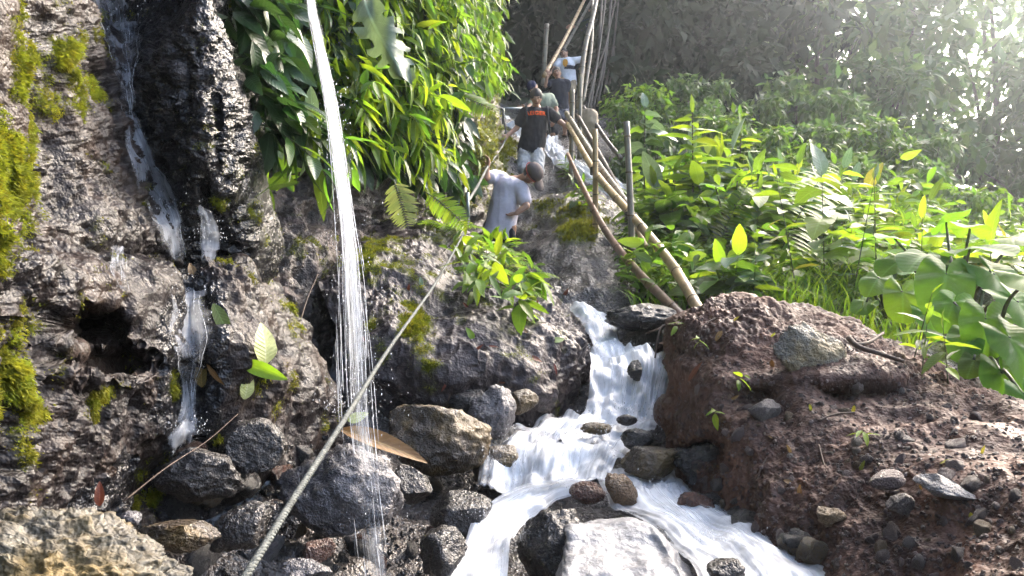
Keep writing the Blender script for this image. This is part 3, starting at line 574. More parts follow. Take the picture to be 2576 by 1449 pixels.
def ell(c, ax, B):      # ellipsoid: centre, three radii, 3x3 basis whose columns are the axes
    n, k = 16, 11; th = np.linspace(0, 2 * math.pi, n, endpoint=False); V = []
    for a in np.linspace(-math.pi / 2 + .01, math.pi / 2 - .01, k):
        V.append(np.stack((math.cos(a) * np.cos(th), math.cos(a) * np.sin(th), np.full(n, math.sin(a))), -1))
    V = np.concatenate(V) * np.asarray(ax) @ np.asarray(B).T + np.asarray(c); F = []
    for i in range(k - 1):
        a = i * n + np.arange(n); b = i * n + (np.arange(n) + 1) % n; F.append(np.stack((a, b, b + n, a + n), -1))
    return V, np.concatenate(F)
def fuse(name, parts, mat, vox, base, sm=6, wr=0.0, seed=0, cut=None):
    V, F = cat(parts); me = mesh('tmp', V - base, F)
    o = link('tmp', me); r = o.modifiers.new('r', 'REMESH'); r.mode = 'VOXEL'; r.voxel_size = vox
    s = o.modifiers.new('s', 'SMOOTH'); s.iterations = sm; s.factor = .5
    dg = bpy.context.evaluated_depsgraph_get(); out = bpy.data.meshes.new_from_object(o.evaluated_get(dg)); bpy.data.objects.remove(o)
    out.name = name; n = len(out.vertices); co = np.empty(n * 3, np.float32); out.vertices.foreach_get('co', co); co = co.reshape(-1, 3)
    if wr:
        nn = np.empty(n * 3, np.float32); out.vertices.foreach_get('normal', nn); nn = nn.reshape(-1, 3)
        q = co * np.array((16, 16, 7)) + seed; co = co + nn * (wr * ridg(q, 2, seed) * .6 + wr * fbm(co * 9 + seed, 2, seed))[:, None]
        out.vertices.foreach_set('co', co.astype(np.float32).ravel())
    out.materials.clear(); out.materials.append(mat); out.polygons.foreach_set('use_smooth', np.ones(len(out.polygons), bool)); out.update()
    return out
def person(label, J, face, W, opt):
    """J: joint -> point in space; W: name -> material of the clothing"""
    J = {k: np.asarray(v, float) for k, v in J.items()}
    base = J.get('base', (J['ankL'] + J['ankR']) / 2 - np.array((0, 0, .08)))
    root = empty('person', base); tag(root, label, 'person', 'people climbing down the stream path')
    sc_ = opt.get('s', 1.0); up = J['head'] - J['neck']; up /= np.linalg.norm(up)
    face = np.asarray(face, float); face = face - up * face.dot(up); face /= np.linalg.norm(face); rt = np.cross(face, up)
    B = np.stack((rt, face, up), -1); side = J['shR'] - J['shL']; side /= np.linalg.norm(side)
    shm = (J['shL'] + J['shR']) / 2; hpm = (J['hipL'] + J['hipR']) / 2; hc = J['head']
    b = [ell(hc + up * .02, (.076 * sc_, .092 * sc_, .105 * sc_), B), cap_(hc - up * .05 * sc_ + face * .025, hc - up * .075 * sc_ + face * .045, .052 * sc_, .036 * sc_),
         cap_(J['neck'] - up * .04, hc - up * .03, .055 * sc_, .052 * sc_),
         cap_(shm - (shm - hpm) * .25, hpm, .145 * sc_, .14 * sc_, side, .66), cap_(J['shL'], J['shR'], .058 * sc_, .058 * sc_),
         cap_(shm, J['neck'], .085 * sc_, .055 * sc_, side, .8)]
    b += [cap_(hc + face * .088 + up * .02, hc + face * .104 - up * .012, .010, .017), cap_(hc + face * .085 + up * .045 - rt * .03, hc + face * .085 + up * .045 + rt * .03, .014, .014)]
    for s in (-1, 1): b.append(ell(hc + rt * s * .078 - face * .005 + up * .005, (.012, .022, .034), B))
    for s in 'LR':
        b += [cap_(J['sh' + s], J['el' + s], .050 * sc_, .040 * sc_), cap_(J['el' + s], J['wr' + s], .040 * sc_, .027 * sc_)]
        d = J['ha' + s] - J['wr' + s]; d /= np.linalg.norm(d) + 1e-9; w = J['wr' + s]
        a = np.cross(d, face if abs(d.dot(face)) < .9 else up); a /= np.linalg.norm(a); c = np.cross(a, d)
        b.append(cap_(w, w + d * .085, .030, .036, a, .55))
        for k, ln in enumerate((.062, .072, .068, .052)):
            q = w + d * .095 + a * (k - 1.5) * .021; m_ = q + d * ln * .55 - c * .018; b += [cap_(w + d * .07 + a * (k - 1.5) * .018, q, .0105, .0105), cap_(q, m_, .0105, .0095), cap_(m_, m_ + d * ln * .2 - c * ln * .45, .0095, .008)]
        q = w + d * .03 + a * .028; b += [cap_(q, q + d * .035 + a * .032 - c * .01, .013, .011), cap_(q + d * .035 + a * .032 - c * .01, q + d * .068 + a * .03 - c * .03, .011, .009)]
        b += [cap_(J['hip' + s], J['kn' + s], .092 * sc_, .060 * sc_), cap_(J['kn' + s], J['ank' + s], .058 * sc_, .036 * sc_), ell(J['kn' + s] * .65 + J['ank' + s] * .35 - face * .02, (.05 * sc_, .055 * sc_, .1 * sc_), np.eye(3))]
        tf = np.asarray(opt.get('foot', face), float); tf = tf / np.linalg.norm(tf); an = J['ank' + s]
        hl = an - np.array((0, 0, .05)) - tf * .03; b += [cap_(an, hl, .036, .034), cap_(hl, hl + tf * .16 - np.array((0, 0, .012)), .034, .03, np.cross(tf, (0, 0, 1)), .8)]
        tl = hl + tf * .16 - np.array((0, 0, .012)); sd = np.cross(tf, (0, 0, 1))
        for k in range(5): b.append(cap_(tl + sd * (k - 2) * .015, tl + sd * (k - 2) * .017 + tf * (.05 - .005 * abs(k - 1)), .011, .009))
        if 'sandal' in W:
            V, F = cap_(hl - np.array((0, 0, .032)) - tf * .01, tl - np.array((0, 0, .026)) + tf * .03, .045, .047, sd, .25); link('sandal', mesh('sandal', V - base, F, W['sandal']), root)
            V, F = tube([tl + sd * .04 - np.array((0, 0, .02)), tl + np.array((0, 0, .035)) - tf * .03, tl - sd * .04 - np.array((0, 0, .02))], .008, 6); link('sandal_strap', mesh('sandal_strap', V - base, F, W['sandal']), root)
    link('body', fuse('body', b, M['skin'], .009, base, 3), root)
    # face
    for s in (-1, 1):
        e = hc + rt * s * .031 + face * .088 + up * .022; V, F = ell(e, (.014, .006, .007), B); o = link('eye', mesh('eye', V - base, F, M['eyewhite']), root)
        V, F = ell(e + face * .004, (.006, .005, .006), B); link('iris', mesh('iris', V - base, F, M['eye']), o)
        V, F = cap_(e + up * .022 - rt * s * .014 + face * .008, e + up * .020 + rt * s * .018 + face * .002, .005, .004); link('eyebrow', mesh('eyebrow', V - base, F, M['hair']), root)
    V, F = cap_(hc + face * .085 - up * .048 - rt * .02, hc + face * .085 - up * .048 + rt * .02, .007, .007); link('mouth', mesh('mouth', V - base, F, M['lip']), root)
    if opt.get('beard'):
        V, F = ell(hc + face * .055 - up * .072, (.05, .04, .035), B); link('beard', mesh('beard', V - base, F, M['hair']), root)
    h = [ell(hc + up * (.052) - face * .016, (.090 * sc_, .100 * sc_, .098 * sc_), B), ell(hc - face * .04 + up * .005, (.078 * sc_, .062 * sc_, .08 * sc_), B)]
    if 'cap' in W: h = [ell(hc - face * .03 + up * .0, (.078, .066, .07), B)]
    link('hair', fuse('hair', h, M['hair'], .012, base, 2, .004), root)
    if 'cap' in W:
        parts = [ell(hc + up * .06 - face * .008, (.092, .108, .082), B)]
        V, F = cat([parts[0]]); q = (V - hc) @ up; V = V + np.outer(np.where(q < .03, .03 - q, 0), up)
        c_o = link('cap', mesh('cap', V - base, F, W['cap']), root)
        if opt.get('visor', True):
            V, F = ell(hc + up * .045 + face * .13, (.075, .075, .009), B); q = (V - hc) @ rt; V = V - np.outer(q * q * 3.5, up) - np.outer(np.maximum(0, (V - hc) @ face - .1) * .25, up); link('visor', mesh('visor', V - base, F, W['cap']), c_o)
        if 'band' in W:
            ring = [hc + up * .035 + (rt * math.cos(t) * .0945 + face * (math.sin(t) * .111 - .008)) for t in np.linspace(0, 2 * math.pi, 25)]
            V, F = tube(ring, .005, 6); link('cap_band', mesh('cap_band', V - base, F, W['band']), c_o)
    # shirt
    sl_ = opt.get('sleeve', .62); wst = opt.get('hem', .12); dn = hpm - shm; dn = dn / np.linalg.norm(dn)
    s_ = [cap_(shm + (hpm - shm) * .18, hpm + dn * .16, .168 * sc_, (opt.get('belly', .172) + .014) * sc_, side, .8, 20), cap_(J['shL'] * .94 + J['shR'] * .06, J['shR'] * .94 + J['shL'] * .06, .078 * sc_, .078 * sc_), cap_(shm, J['neck'] - up * .05, .095 * sc_, .07 * sc_, side, .85)]
    for s in 'LR':
        e = J['sh' + s] + (J['el' + s] - J['sh' + s]) * sl_; s_.append(cap_(J['sh' + s], e, .078 * sc_, .073 * sc_))
    sm_ = fuse('shirt', s_, W['shirt'], .014, base, 5, .007, opt.get('seed', 1)); 
    bq = bmesh.new(); bq.from_mesh(sm_); hv = Vector(dn); h0 = Vector(hpm - base); hc_ = opt.get('cut', .12)
    bmesh.ops.delete(bq, geom=[v for v in bq.verts if (v.co - h0).dot(hv) > hc_ + .012 * math.sin(v.co.x * 23)], context='VERTS'); bq.to_mesh(sm_); bq.free(); sh = link('shirt', sm_, root)
    # shorts
    t_ = [cap_(hpm + dn * .04, hpm + dn * .1, .145 * sc_, .145 * sc_, side, .74, 20)]
    for s in 'LR':
        kf = opt.get('short', .85); e = J['hip' + s] + (J['kn' + s] - J['hip' + s]) * kf; t_.append(cap_(J['hip' + s] + dn * .03, e, .098 * sc_, .098 * sc_))
    link('shorts', fuse('shorts', t_, W['shorts'], .014, base, 4, .011, opt.get('seed', 1) + 5), root)
    if 'pack' in W:
        for s in (-1, 1):
            o0 = shm + side * s * .16
            pth = spline([o0 - face * .09 + up * .02, o0 + up * .085, o0 + face * .125 - up * .02, o0 + face * .165 + side * s * .02 - up * .18, o0 + face * .05 + side * s * .04 - up * .30, o0 - face * .1 + side * s * .02 - up * .32], 24)
            V, F = tube(pth, .02, 8); link('backpack_strap', mesh('backpack_strap', V - base, F, W['pack']), root)
        link('backpack', fuse('backpack', [cap_(shm - face * .19 - up * .06, hpm - face * .19 + up * .1, .13, .14, side, .6)], W['pack'], .02, base, 3, .006), root)
    return root, sh, shm, face, up, side, base
def decal(name, root, sh, base, pts_faces, centre, right, upv, fwd, mat, eps=.012):
    """flat print laid on the cloth"""
    V2, F = pts_faces; bm = BVHTree.FromPolygons([v.co[:] for v in sh.data.vertices], [p.vertices[:] for p in sh.data.polygons]); out = []
    for x, y in V2:
        p = Vector(centre - base + right * x + upv * y + fwd * .5); h = bm.ray_cast(p, Vector(-fwd)); out.append((h[0] + Vector(fwd) * eps)[:] if h[0] else (p - Vector(fwd) * .3)[:])
    me = bpy.data.meshes.new(name); me.from_pydata(out, [], F); me.materials.append(mat); return link(name, me, root)
def textmesh(s, size):
    cu = bpy.data.curves.new('t', 'FONT'); cu.body = s; cu.size = size; cu.align_x = 'CENTER'; cu.resolution_u = 3; cu.offset = .004 * size / .1; cu.space_character = 1.12
    o = link('t', cu); dg = bpy.context.evaluated_depsgraph_get(); me = bpy.data.meshes.new_from_object(o.evaluated_get(dg))
    b = bmesh.new(); b.from_mesh(me); bmesh.ops.triangulate(b, faces=b.faces); bmesh.ops.subdivide_edges(b, edges=[e for e in b.edges if e.calc_length() > .03], cuts=2); bmesh.ops.triangulate(b, faces=b.faces)
    r = [(v.co.x, v.co.y) for v in b.verts], [[v.index for v in f.verts] for f in b.faces]; b.free(); bpy.data.objects.remove(o); return r
def disc2(cx, cy, rx, ry, n=14):
    return [(cx, cy)] + [(cx + rx * math.cos(t), cy + ry * math.sin(t)) for t in np.linspace(0, 2 * math.pi, n, endpoint=False)], [[0, 1 + i, 1 + (i + 1) % n] for i in range(n)]
def quad2(x0, y0, x1, y1, nx=6):
    V = [(x0 + (x1 - x0) * i / nx, y) for i in range(nx + 1) for y in (y0, y1)]; return V, [[2 * i, 2 * i + 2, 2 * i + 3, 2 * i + 1] for i in range(nx)]
M['black_tee'] = cloth('black_tee', (.022, .022, .026)); M['grey_tee'] = cloth('grey_tee', (.56, .53, .6)); M['white_tee'] = cloth('white_tee', (.72, .74, .8)); M['navy_tee'] = cloth('navy_tee', (.022, .026, .04)); M['sage'] = cloth('sage_shirt', (.30, .34, .26)); M['blue'] = cloth('blue_shirt', (.05, .06, .12))
M['pale_shorts'] = cloth('washed_shorts', (.50, .50, .50), (.18, .19, .21), 7); M['dark_shorts'] = cloth('dark_shorts', (.03, .03, .035)); M['khaki'] = cloth('khaki', (.25, .2, .13)); M['print'] = cloth('print_shorts', (.03, .03, .05), (.35, .33, .36), 16)
M['capbrown'] = cloth('cap_brown', (.13, .105, .10)); M['capred'] = cloth('cap_red', (.35, .04, .03)); M['capnavy'] = cloth('cap_navy', (.02, .025, .07)); M['sandal'] = cloth('sandal', (.05, .025, .02)); M['strap'] = cloth('strap', (.05, .05, .055)); M['orange'] = cloth('orange_print', (.85, .13, .03)); M['amber'] = cloth('amber_print', (.8, .38, .06)); M['dkprint'] = cloth('dark_print', (.03, .03, .05))
def pose(d, spec):          # spec: joint -> (x, y[, depth offset])
    return {k: P(v[0], v[1], d + (v[2] if len(v) > 2 else 0)) for k, v in spec.items()}
# man in black tee, hands on rope and rail
D = 12.3
J = pose(D, dict(head=(1349, 248, -.05), neck=(1349, 264), shL=(1319, 283), shR=(1381, 283), elL=(1300, 322, .05), wrL=(1277, 340, -.15), haL=(1268, 352, -.2), elR=(1411, 308, -.05), wrR=(1432, 324, -.1), haR=(1444, 333, -.12), hipL=(1323, 368), hipR=(1352, 368), knL=(1316, 430, -.2), knR=(1353, 432, -.25), ankL=(1312, 492, -.1), ankR=(1347, 484, -.3)))
root, sh, shm, fc, up, sd, bs = person('man in black tee with orange lettering, hand on bamboo rail', J, (.06, -1, -.18), dict(shirt=M['black_tee'], shorts=M['pale_shorts'], pack=M['strap'], sandal=M['sandal']), dict(belly=.185, seed=2, short=.95, foot=(.1, -1, 0), s=1.08))
fw = np.array((0, -1, 0.)); decal('chest_lettering', root, sh, bs, textmesh('AEIGER', .085), P(1347, 294, D), np.array((1, 0, 0.)), np.array((0, 0, 1.)), fw, M['orange'])
# man in grey tee, bending, seen from the back
D = 8.6
J = pose(D, dict(head=(1337, 438, -.12), neck=(1310, 452), shL=(1250, 445, .1), shR=(1312, 474, -.1), elL=(1222, 447, -.1), wrL=(1226, 428, -.1), haL=(1228, 415, -.1), elR=(1324, 518, -.18), wrR=(1300, 536, -.2), haR=(1288, 538, -.15), hipL=(1238, 566, .05), hipR=(1278, 572, -.05), knL=(1232, 650, .2), knR=(1275, 655, .1), ankL=(1230, 735, .1), ankR=(1272, 738, .1)))
person('man in grey tee and brown cap bending over the plants', J, (.75, -.25, -.55), dict(shirt=M['grey_tee'], shorts=M['dark_shorts'], cap=M['capbrown'], band=M['capred'], sandal=M['sandal']), dict(belly=.165, hem=.10, seed=9, foot=(0, 1, 0), sleeve=.62))
# man in navy headwear and sage shirt behind
D = 14.2
J = pose(D, dict(head=(1342, 222), neck=(1356, 240, .1), shL=(1345, 252, .1), shR=(1385, 245, .3), elL=(1332, 268, -.1), wrL=(1322, 272, -.2), haL=(1312, 272, -.25), elR=(1400, 275, .2), wrR=(1395, 298, .1), haR=(1392, 306, .1), hipL=(1375, 300, .5), hipR=(1400, 300, .5), knL=(1368, 335, .2), knR=(1392, 335, .3), ankL=(1372, 357, .4), ankR=(1392, 360, .5)))
person('man in sage shirt and navy headscarf behind the black tee man', J, (-.3, -1, -.25), dict(shirt=M['sage'], shorts=M['dark_shorts'], cap=M['capnavy'], sandal=M['sandal']), dict(visor=False, seed=4))
# young man in navy tee and patterned shorts
D = 15.8
J = pose(D, dict(head=(1401, 186), neck=(1403, 197), shL=(1385, 208), shR=(1426, 208), elL=(1373, 216, -.1), wrL=(1376, 192, -.15), haL=(1377, 182, -.15), elR=(1425, 236), wrR=(1413, 252, -.1), haR=(1406, 258, -.12), hipL=(1398, 262), hipR=(1418, 262), knL=(1399, 300, -.15), knR=(1420, 300, -.1), ankL=(1400, 336), ankR=(1421, 334)))
person('young man in navy tee and patterned shorts holding a bamboo pole', J, (-.1, -1, -.3), dict(shirt=M['navy_tee'], shorts=M['print'], sandal=M['sandal']), dict(seed=6))
# man in white tee stepping down above
D = 17.2
J = pose(D, dict(head=(1419, 136), neck=(1424, 146), shL=(1408, 156), shR=(1444, 152), elL=(1394, 172, -.1), wrL=(1384, 186, -.2), haL=(1378, 192, -.2), elR=(1470, 148, 0), wrR=(1466, 166, -.1), haR=(1463, 174, -.1), hipL=(1418, 200), hipR=(1438, 202), knL=(1404, 218, -.35), knR=(1436, 232, -.2), ankL=(1406, 258, -.1), ankR=(1432, 266, -.1)))
root, sh, shm, fc, up, sd, bs = person('man in white tee and khaki shorts high on the path', J, (-.2, -1, -.35), dict(shirt=M['white_tee'], shorts=M['khaki'], sandal=M['sandal']), dict(seed=8))
X_, Z_ = np.array((1, 0, 0.)), np.array((0, 0, 1.))
decal('chest_print', root, sh, bs, disc2(0, 0, .055, .09), P(1421, 162, D), X_, Z_, fw, M['amber']); decal('chest_print', root, sh, bs, quad2(-.13, -.05, .13, .03), P(1434, 172, D), X_, Z_, fw, M['dkprint'])
# person in dark blue at the top
D = 19.0
J = pose(D, dict(head=(1478, 32), neck=(1480, 45), shL=(1464, 53), shR=(1497, 53), elL=(1455, 66), wrL=(1440, 68, -.1), haL=(1432, 68, -.1), elR=(1500, 72), wrR=(1497, 88, -.1), haR=(1496, 95, -.1), hipL=(1473, 100), hipR=(1489, 100), knL=(1472, 140, -.1), knR=(1489, 140, -.1), ankL=(1472, 182), ankR=(1489, 182)))
root, sh, shm, fc, up, sd, bs = person('person in dark blue top half hidden by the upper poles', J, (-.1, -1, -.2), dict(shirt=M['blue'], shorts=M['dark_shorts']), dict(seed=11))
decal('pale_pocket', root, sh, bs, quad2(-.06, -.1, .06, .1), P(1492, 68, D), X_, Z_, fw, M['white_tee'])

# ------------------------------------------------------------------ bamboo railing, poles, ropes
def bamboo_mat(name, c, c2):
    m, nt, N, L = newmat(name); co = N('TexCoord').outputs['Object']
    mp = N('Mapping'); mp.inputs['Scale'].default_value = (40, 40, 5); L(co, mp.inputs[0]); n = N('TexNoise', Scale=1, Detail=4); L(mp.outputs[0], n.inputs['Vector'])
    n2 = N('TexNoise', Scale=4, Detail=4, Roughness=.7); L(co, n2.inputs['Vector'])
    k = mixc(nt, ramp(nt, n.outputs[0], [(.35, 0), (.7, 1)]), c, c2); k = mixc(nt, ramp(nt, n2.outputs[0], [(.5, 0), (.72, .8)]), k, (.09, .06, .04))
    p = N('BsdfPrincipled', Roughness=.4); L(k, p.inputs['Base Color']); b = N('Bump', Strength=.3, Distance=.005); L(n.outputs[0], b.inputs['Height']); L(b.outputs[0], p.inputs['Normal'])
    o = N('OutputMaterial'); L(p.outputs[0], o.inputs[0]); return m
M['bam'] = bamboo_mat('bamboo_tan', (.42, .30, .15), (.30, .20, .09)); M['bamgrey'] = bamboo_mat('bamboo_grey', (.22, .19, .14), (.12, .11, .085)); M['bamred'] = bamboo_mat('bamboo_redbrown', (.22, .13, .09), (.14, .075, .05)); M['bamdark'] = bamboo_mat('bamboo_dark', (.07, .055, .045), (.03, .025, .02))
M['node'] = plain('bamboo_node', (.10, .065, .03), .6); M['cord'] = plain('lashing_cord', (.05, .045, .04), .8)
def bamboo(name, parent, pts, r0, r1, mat, bend=.02, seed=0, step=.32, nodes=True, nodepart=True):
    rg = np.random.default_rng(seed); pts = [np.asarray(p, float) for p in pts]; base = pts[0]
    if len(pts) == 2:
        a, b = pts; l = np.linalg.norm(b - a); off = rg.normal(0, 1, 3); off[1] *= .3
        pts = [a, a * .66 + b * .34 + off * bend * l * .3, a * .33 + b * .67 - rg.normal(0, 1, 3) * bend * l * .15, b]
    S = spline(pts, 60); ln = np.r_[0, np.cumsum(np.linalg.norm(np.diff(S, axis=0), axis=1))]; tot = ln[-1]
    tn = []; t = step * rg.uniform(.3, .8)
    while t < tot: tn.append(t); t += step * rg.uniform(.85, 1.15)
    s_ = np.unique(np.r_[np.linspace(0, tot, 24), [t + e for t in tn for e in (-.03, -.01, 0, .01, .03)]]); s_ = s_[(s_ >= 0) & (s_ <= tot)]
    Pp = np.stack([np.interp(s_, ln, S[:, k]) for k in range(3)], -1); rr = np.interp(s_, [0, tot], [r0, r1])
    for t in tn: rr = rr * (1 + .10 * np.exp(-((s_ - t) / .012) ** 2))
    V, F = tube(Pp - base, rr, 12)
    o = link(name, mesh(name, V, F, mat), parent); 
    if parent is None: o.location = base
    else: o.location = Vector(base) - parent.location
    if nodepart:
        for t in tn:
            i = np.searchsorted(ln, t); c = np.array([np.interp(t, ln, S[:, k]) for k in range(3)]) - base; dr = S[min(i + 1, 59)] - S[max(i - 1, 0)]; dr /= np.linalg.norm(dr); r = np.interp(t, [0, tot], [r0, r1]) * 1.08
            V, F = tube([c - dr * .006, c - dr * .002, c + dr * .002, c + dr * .006], [r, r * 1.05, r * 1.05, r], 12); link('node', mesh('node', V, F, M['node']), o)
    return o
rail = empty('bamboo_railing', P(1593, 775, 6.7)); tag(rail, 'bamboo handrail of tan poles and grey posts beside the path', 'railing')
pr = lambda n: 2023 / n
bamboo('post', rail, [P(1594, 790, 6.75), P(1588, 560, 6.75), P(1576, 306, 6.75)], .030, .026, M['bamgrey'], seed=1)
bamboo('post', rail, [P(1498, 665, 8.1), P(1497, 325, 8.1)], .030, .027, M['bam'], .004, seed=2)
bamboo('post', rail, [P(1436, 470, 10.4), P(1440, 225, 10.4)], .034, .031, M['bamgrey'], .004, seed=3)
bamboo('post', rail, [P(1458, 400, 11.3), P(1460, 185, 11.3)], .034, .03, M['bamgrey'], .004, seed=4)
bamboo('rail', rail, [P(1772, 805, 5.2), P(1690, 665, 6.0), P(1588, 540, 6.85), P(1497, 432, 8.25), P(1428, 312, 10.2)], .040, .029, M['bam'], seed=5, step=.42)
bamboo('rail', rail, [P(1735, 815, 5.3), P(1600, 680, 6.3), P(1530, 590, 7.3), P(1480, 500, 8.3), P(1428, 388, 10.1)], .037, .024, M['bamred'], seed=6, step=.5)
bamboo('rail', rail, [P(1582, 520, 7.1), P(1500, 405, 8.6), P(1425, 285, 10.6)], .034, .032, M['bamgrey'], seed=7)
bamboo('rail', rail, [P(1600, 560, 7.2), P(1520, 410, 9.6), P(1455, 295, 11.2)], .032, .03, M['bamdark'], seed=8)
bamboo('rail', rail, [P(1562, 398, 11.5), P(1466, 268, 12.5)], .034, .032, M['bamdark'], seed=9)
bamboo('rail', rail, [P(1555, 470, 10.5), P(1450, 290, 11.8)], .03, .03, M['bamdark'], seed=10)
bamboo('rail', rail, [P(1625, 620, 6.9), P(1590, 555, 7.0)], .022, .022, M['bam'], seed=12)
def lashing(x, y, d, w, parent):
    c = P(x, y, d); V = []
    for k in range(5):
        z = (k - 2) * .014; V.append(tube([c + np.array((w * math.cos(t), w * math.sin(t), z + .006 * math.sin(2 * t))) for t in np.linspace(0, 2 * math.pi, 17)], .007, 5))
    V, F = cat(V); link('lashing', mesh('lashing', V - np.array(parent.location), F, M['cord']), parent)
for a in ((1586, 545, 6.8, .045), (1497, 430, 8.18, .046), (1589, 682, 6.75, .04), (1438, 335, 10.4, .05), (1497, 525, 8.15, .042)): lashing(*a, rail)
def pole(label, pts, r0, r1, mat, seed, cat_='pole', grp=None, node=True):
    o = bamboo('bamboo_pole', None, pts, r0, r1, M[mat], .012, seed, nodepart=node); tag(o, label, cat_, grp); return o
g = 'bamboo poles above the railing'
pole('short upright grey bamboo pole standing left of the climbers', [P(1366, 215, 16.2), P(1376, 60, 16.2)], .05, .045, 'bamgrey', 21, grp=g)
pole('tan bamboo pole slanting down to the navy tee man\'s hand', [P(1368, 192, 15.6), P(1420, 100, 16.6), P(1475, -10, 18)], .042, .032, 'bam', 22, grp=g)
pole('thin slanting bamboo pole behind the tan one', [P(1392, 170, 17.4), P(1500, -20, 18.6)], .035, .03, 'bamgrey', 23, grp=g)
pole('tall pale mottled pole leaning beside the white tee man', [P(1455, 275, 13.5), P(1470, 130, 13.8), P(1492, 40, 14.2), P(1506, -30, 14.6)], .05, .035, 'bamgrey', 24, grp=g)
pole('tan upright bamboo just right of the mottled pole', [P(1466, 260, 14), P(1488, 110, 14.4), P(1490, -20, 15)], .034, .026, 'bamgrey', 25, grp=g)
for i, (x0, x1, d, r) in enumerate(((1474, 1530, 15, .04), (1483, 1518, 15.8, .045), (1492, 1545, 16.4, .035), (1503, 1540, 17, .045), (1512, 1562, 17.5, .035), (1524, 1556, 18.2, .05), (1536, 1568, 18.8, .04), (1500, 1512, 18.5, .04), (1546, 1572, 19.5, .045), (1468, 1560, 15.4, .03))):
    o = pole('%s slim bamboo culm of the dark clump, counting from the mottled pole' % ['first', 'second', 'third', 'fourth', 'fifth', 'sixth', 'seventh', 'eighth', 'ninth', 'tenth crossing'][i], [P(x0, 285 - i * 6, d), P((x0 + x1) / 2 + 4, 130, d + .2), P(x1, -60, d + .5)], r * .62, r * .45, 'bamdark', 30 + i, 'bamboo', 'bamboo culms in the dark clump', node=False)
# sack tied to the railing
V, F = ico(4); V = V * np.array((.13, .12, .27)) * (1 - .45 * sstep(.2, 1, V[:, 2:3])); V += V * (.4 * ridg(V * np.array((9, 9, 4)), 3, 5))[:, None] * .5
o = link('sack', mesh('sack', V, F, plain('sack_cloth', (.34, .28, .2), .8, (.22, .17, .12), 12, .6))); o.location = PV(1482, 300, 12.2); tag(o, 'crumpled tan sack hanging among the upper rails', 'sack')
# ropes
M['rope'] = plain('rope_fibre', (.10, .108, .10), .7, (.04, .045, .042), 60, .7); M['cable'] = plain('steel_cable', (.16, .17, .17), .45, (.08, .09, .09), 40, .3, metal=.4); M['pipe'] = plain('galvanised_pipe', (.25, .28, .28), .4, (.14, .16, .16), 20, .3, metal=.6)
def rope(label, pts, rad, mat, strands=4, pitch=.07, n=400):
    S = spline([np.asarray(p, float) for p in pts], n); base = S[0]; root = empty('rope', base); tag(root, label, 'rope')
    T = np.gradient(S, axis=0); T /= np.linalg.norm(T, axis=1, keepdims=True); ln = np.r_[0, np.cumsum(np.linalg.norm(np.diff(S, axis=0), axis=1))]
    u = np.cross(T, (0, 0.3, 1)); u /= np.linalg.norm(u, axis=1, keepdims=True); w = np.cross(T, u)
    for k in range(strands):
        a = ln / pitch * 2 * math.pi + k * 2 * math.pi / strands
        V, F = tube(S - base + rad * .52 * (np.cos(a)[:, None] * u + np.sin(a)[:, None] * w), rad * .56, 6); link('strand', mesh('strand', V, F, mat), root)
    return root
rope('thick twisted grey rope running down to the foreground', [P(1178, 548, 6.1), P(1172, 575, 5.9), P(1100, 705, 4.75), P(985, 868, 3.25), P(870, 1050, 2.25), P(745, 1245, 1.72), P(655, 1390, 1.47), P(560, 1545, 1.3)], .0078, M['rope'], 4, .045, 900)
rope('grey safety rope between the grey tee man and black tee man', [P(1178, 505, 6.3), P(1200, 470, 7.3), P(1228, 418, 8.5), P(1245, 395, 10), P(1272, 348, 12.1), P(1268, 300, 12.4), P(1266, 276, 12.5)], .014, M['rope'], 3, .08, 300)
rope('thin dark cable strung from the bank to the metal bar', [P(1130, 130, 9.6), P(1185, 190, 10.8), P(1235, 255, 12), P(1266, 275, 12.5)], .012, M['cable'], 2, .08, 120)
V, F = tube([P(1179, 560, 6.2), P(1177, 520, 6.2), P(1176, 484, 6.2)], .013, 10); b0 = P(1179, 560, 6.2); o = link('metal_stake', mesh('metal_stake', V - b0, F, M['pipe'])); o.location = b0; tag(o, 'short grey pipe stake holding the rope on the boulder outcrop', 'stake')
b0 = P(1266, 310, 12.5); rr_ = empty('metal_bar', b0); tag(rr_, 'bent grey metal pipe bar left of the black tee man', 'handrail')
V, F = tube([P(1266, 312, 12.5), P(1266, 272, 12.5)], .02, 8); link('upright', mesh('upright', V - b0, F, M['pipe']), rr_)
V, F = tube([P(1262, 273, 12.5), P(1335, 272, 12.9)], .02, 8); link('crossbar', mesh('crossbar', V - b0, F, M['pipe']), rr_)
# ------------------------------------------------------------------ boulders and stones
def rk(name, a, b, c, rough, **k):
    q = lambda t: tuple(v * .7 for v in t)
    if 'stain' in k: k['stain'] = q(k['stain'])
    M[name] = rock_mat(name, q(a), q(b), q(c), rough, obj=True, **k)
rk('r_brown', (.075, .055, .038), (.12, .088, .06), (.035, .025, .018), (.22, .5), scale=2, stain=(.12, .075, .02), spec=.6, bump=.6)
rk('r_grey', (.10, .092, .095), (.2, .185, .19), (.04, .036, .036), (.22, .5), scale=2, spec=.6, bump=.6)
rk('r_dark', (.028, .025, .024), (.06, .05, .045), (.015, .014, .014), (.18, .45), scale=2, spec=.6, bump=.6)
rk('r_slab', (.25, .245, .25), (.33, .325, .33), (.18, .175, .18), (.35, .6), scale=1.2, bump=.22)
rk('r_red', (.14, .065, .045), (.20, .10, .07), (.06, .03, .024), (.12, .4), scale=3)
rk('r_orange', (.20, .12, .06), (.28, .17, .09), (.10, .06, .035), (.15, .5), scale=3)
rk('r_lichen', (.10, .085, .06), (.16, .145, .105), (.035, .03, .022), (.5, .85), scale=.8, stain=(.17, .115, .035), bump=1.0)
rk('r_ochre', (.25, .225, .17), (.34, .30, .21), (.13, .12, .11), (.35, .7), scale=2, stain=(.38, .29, .15))
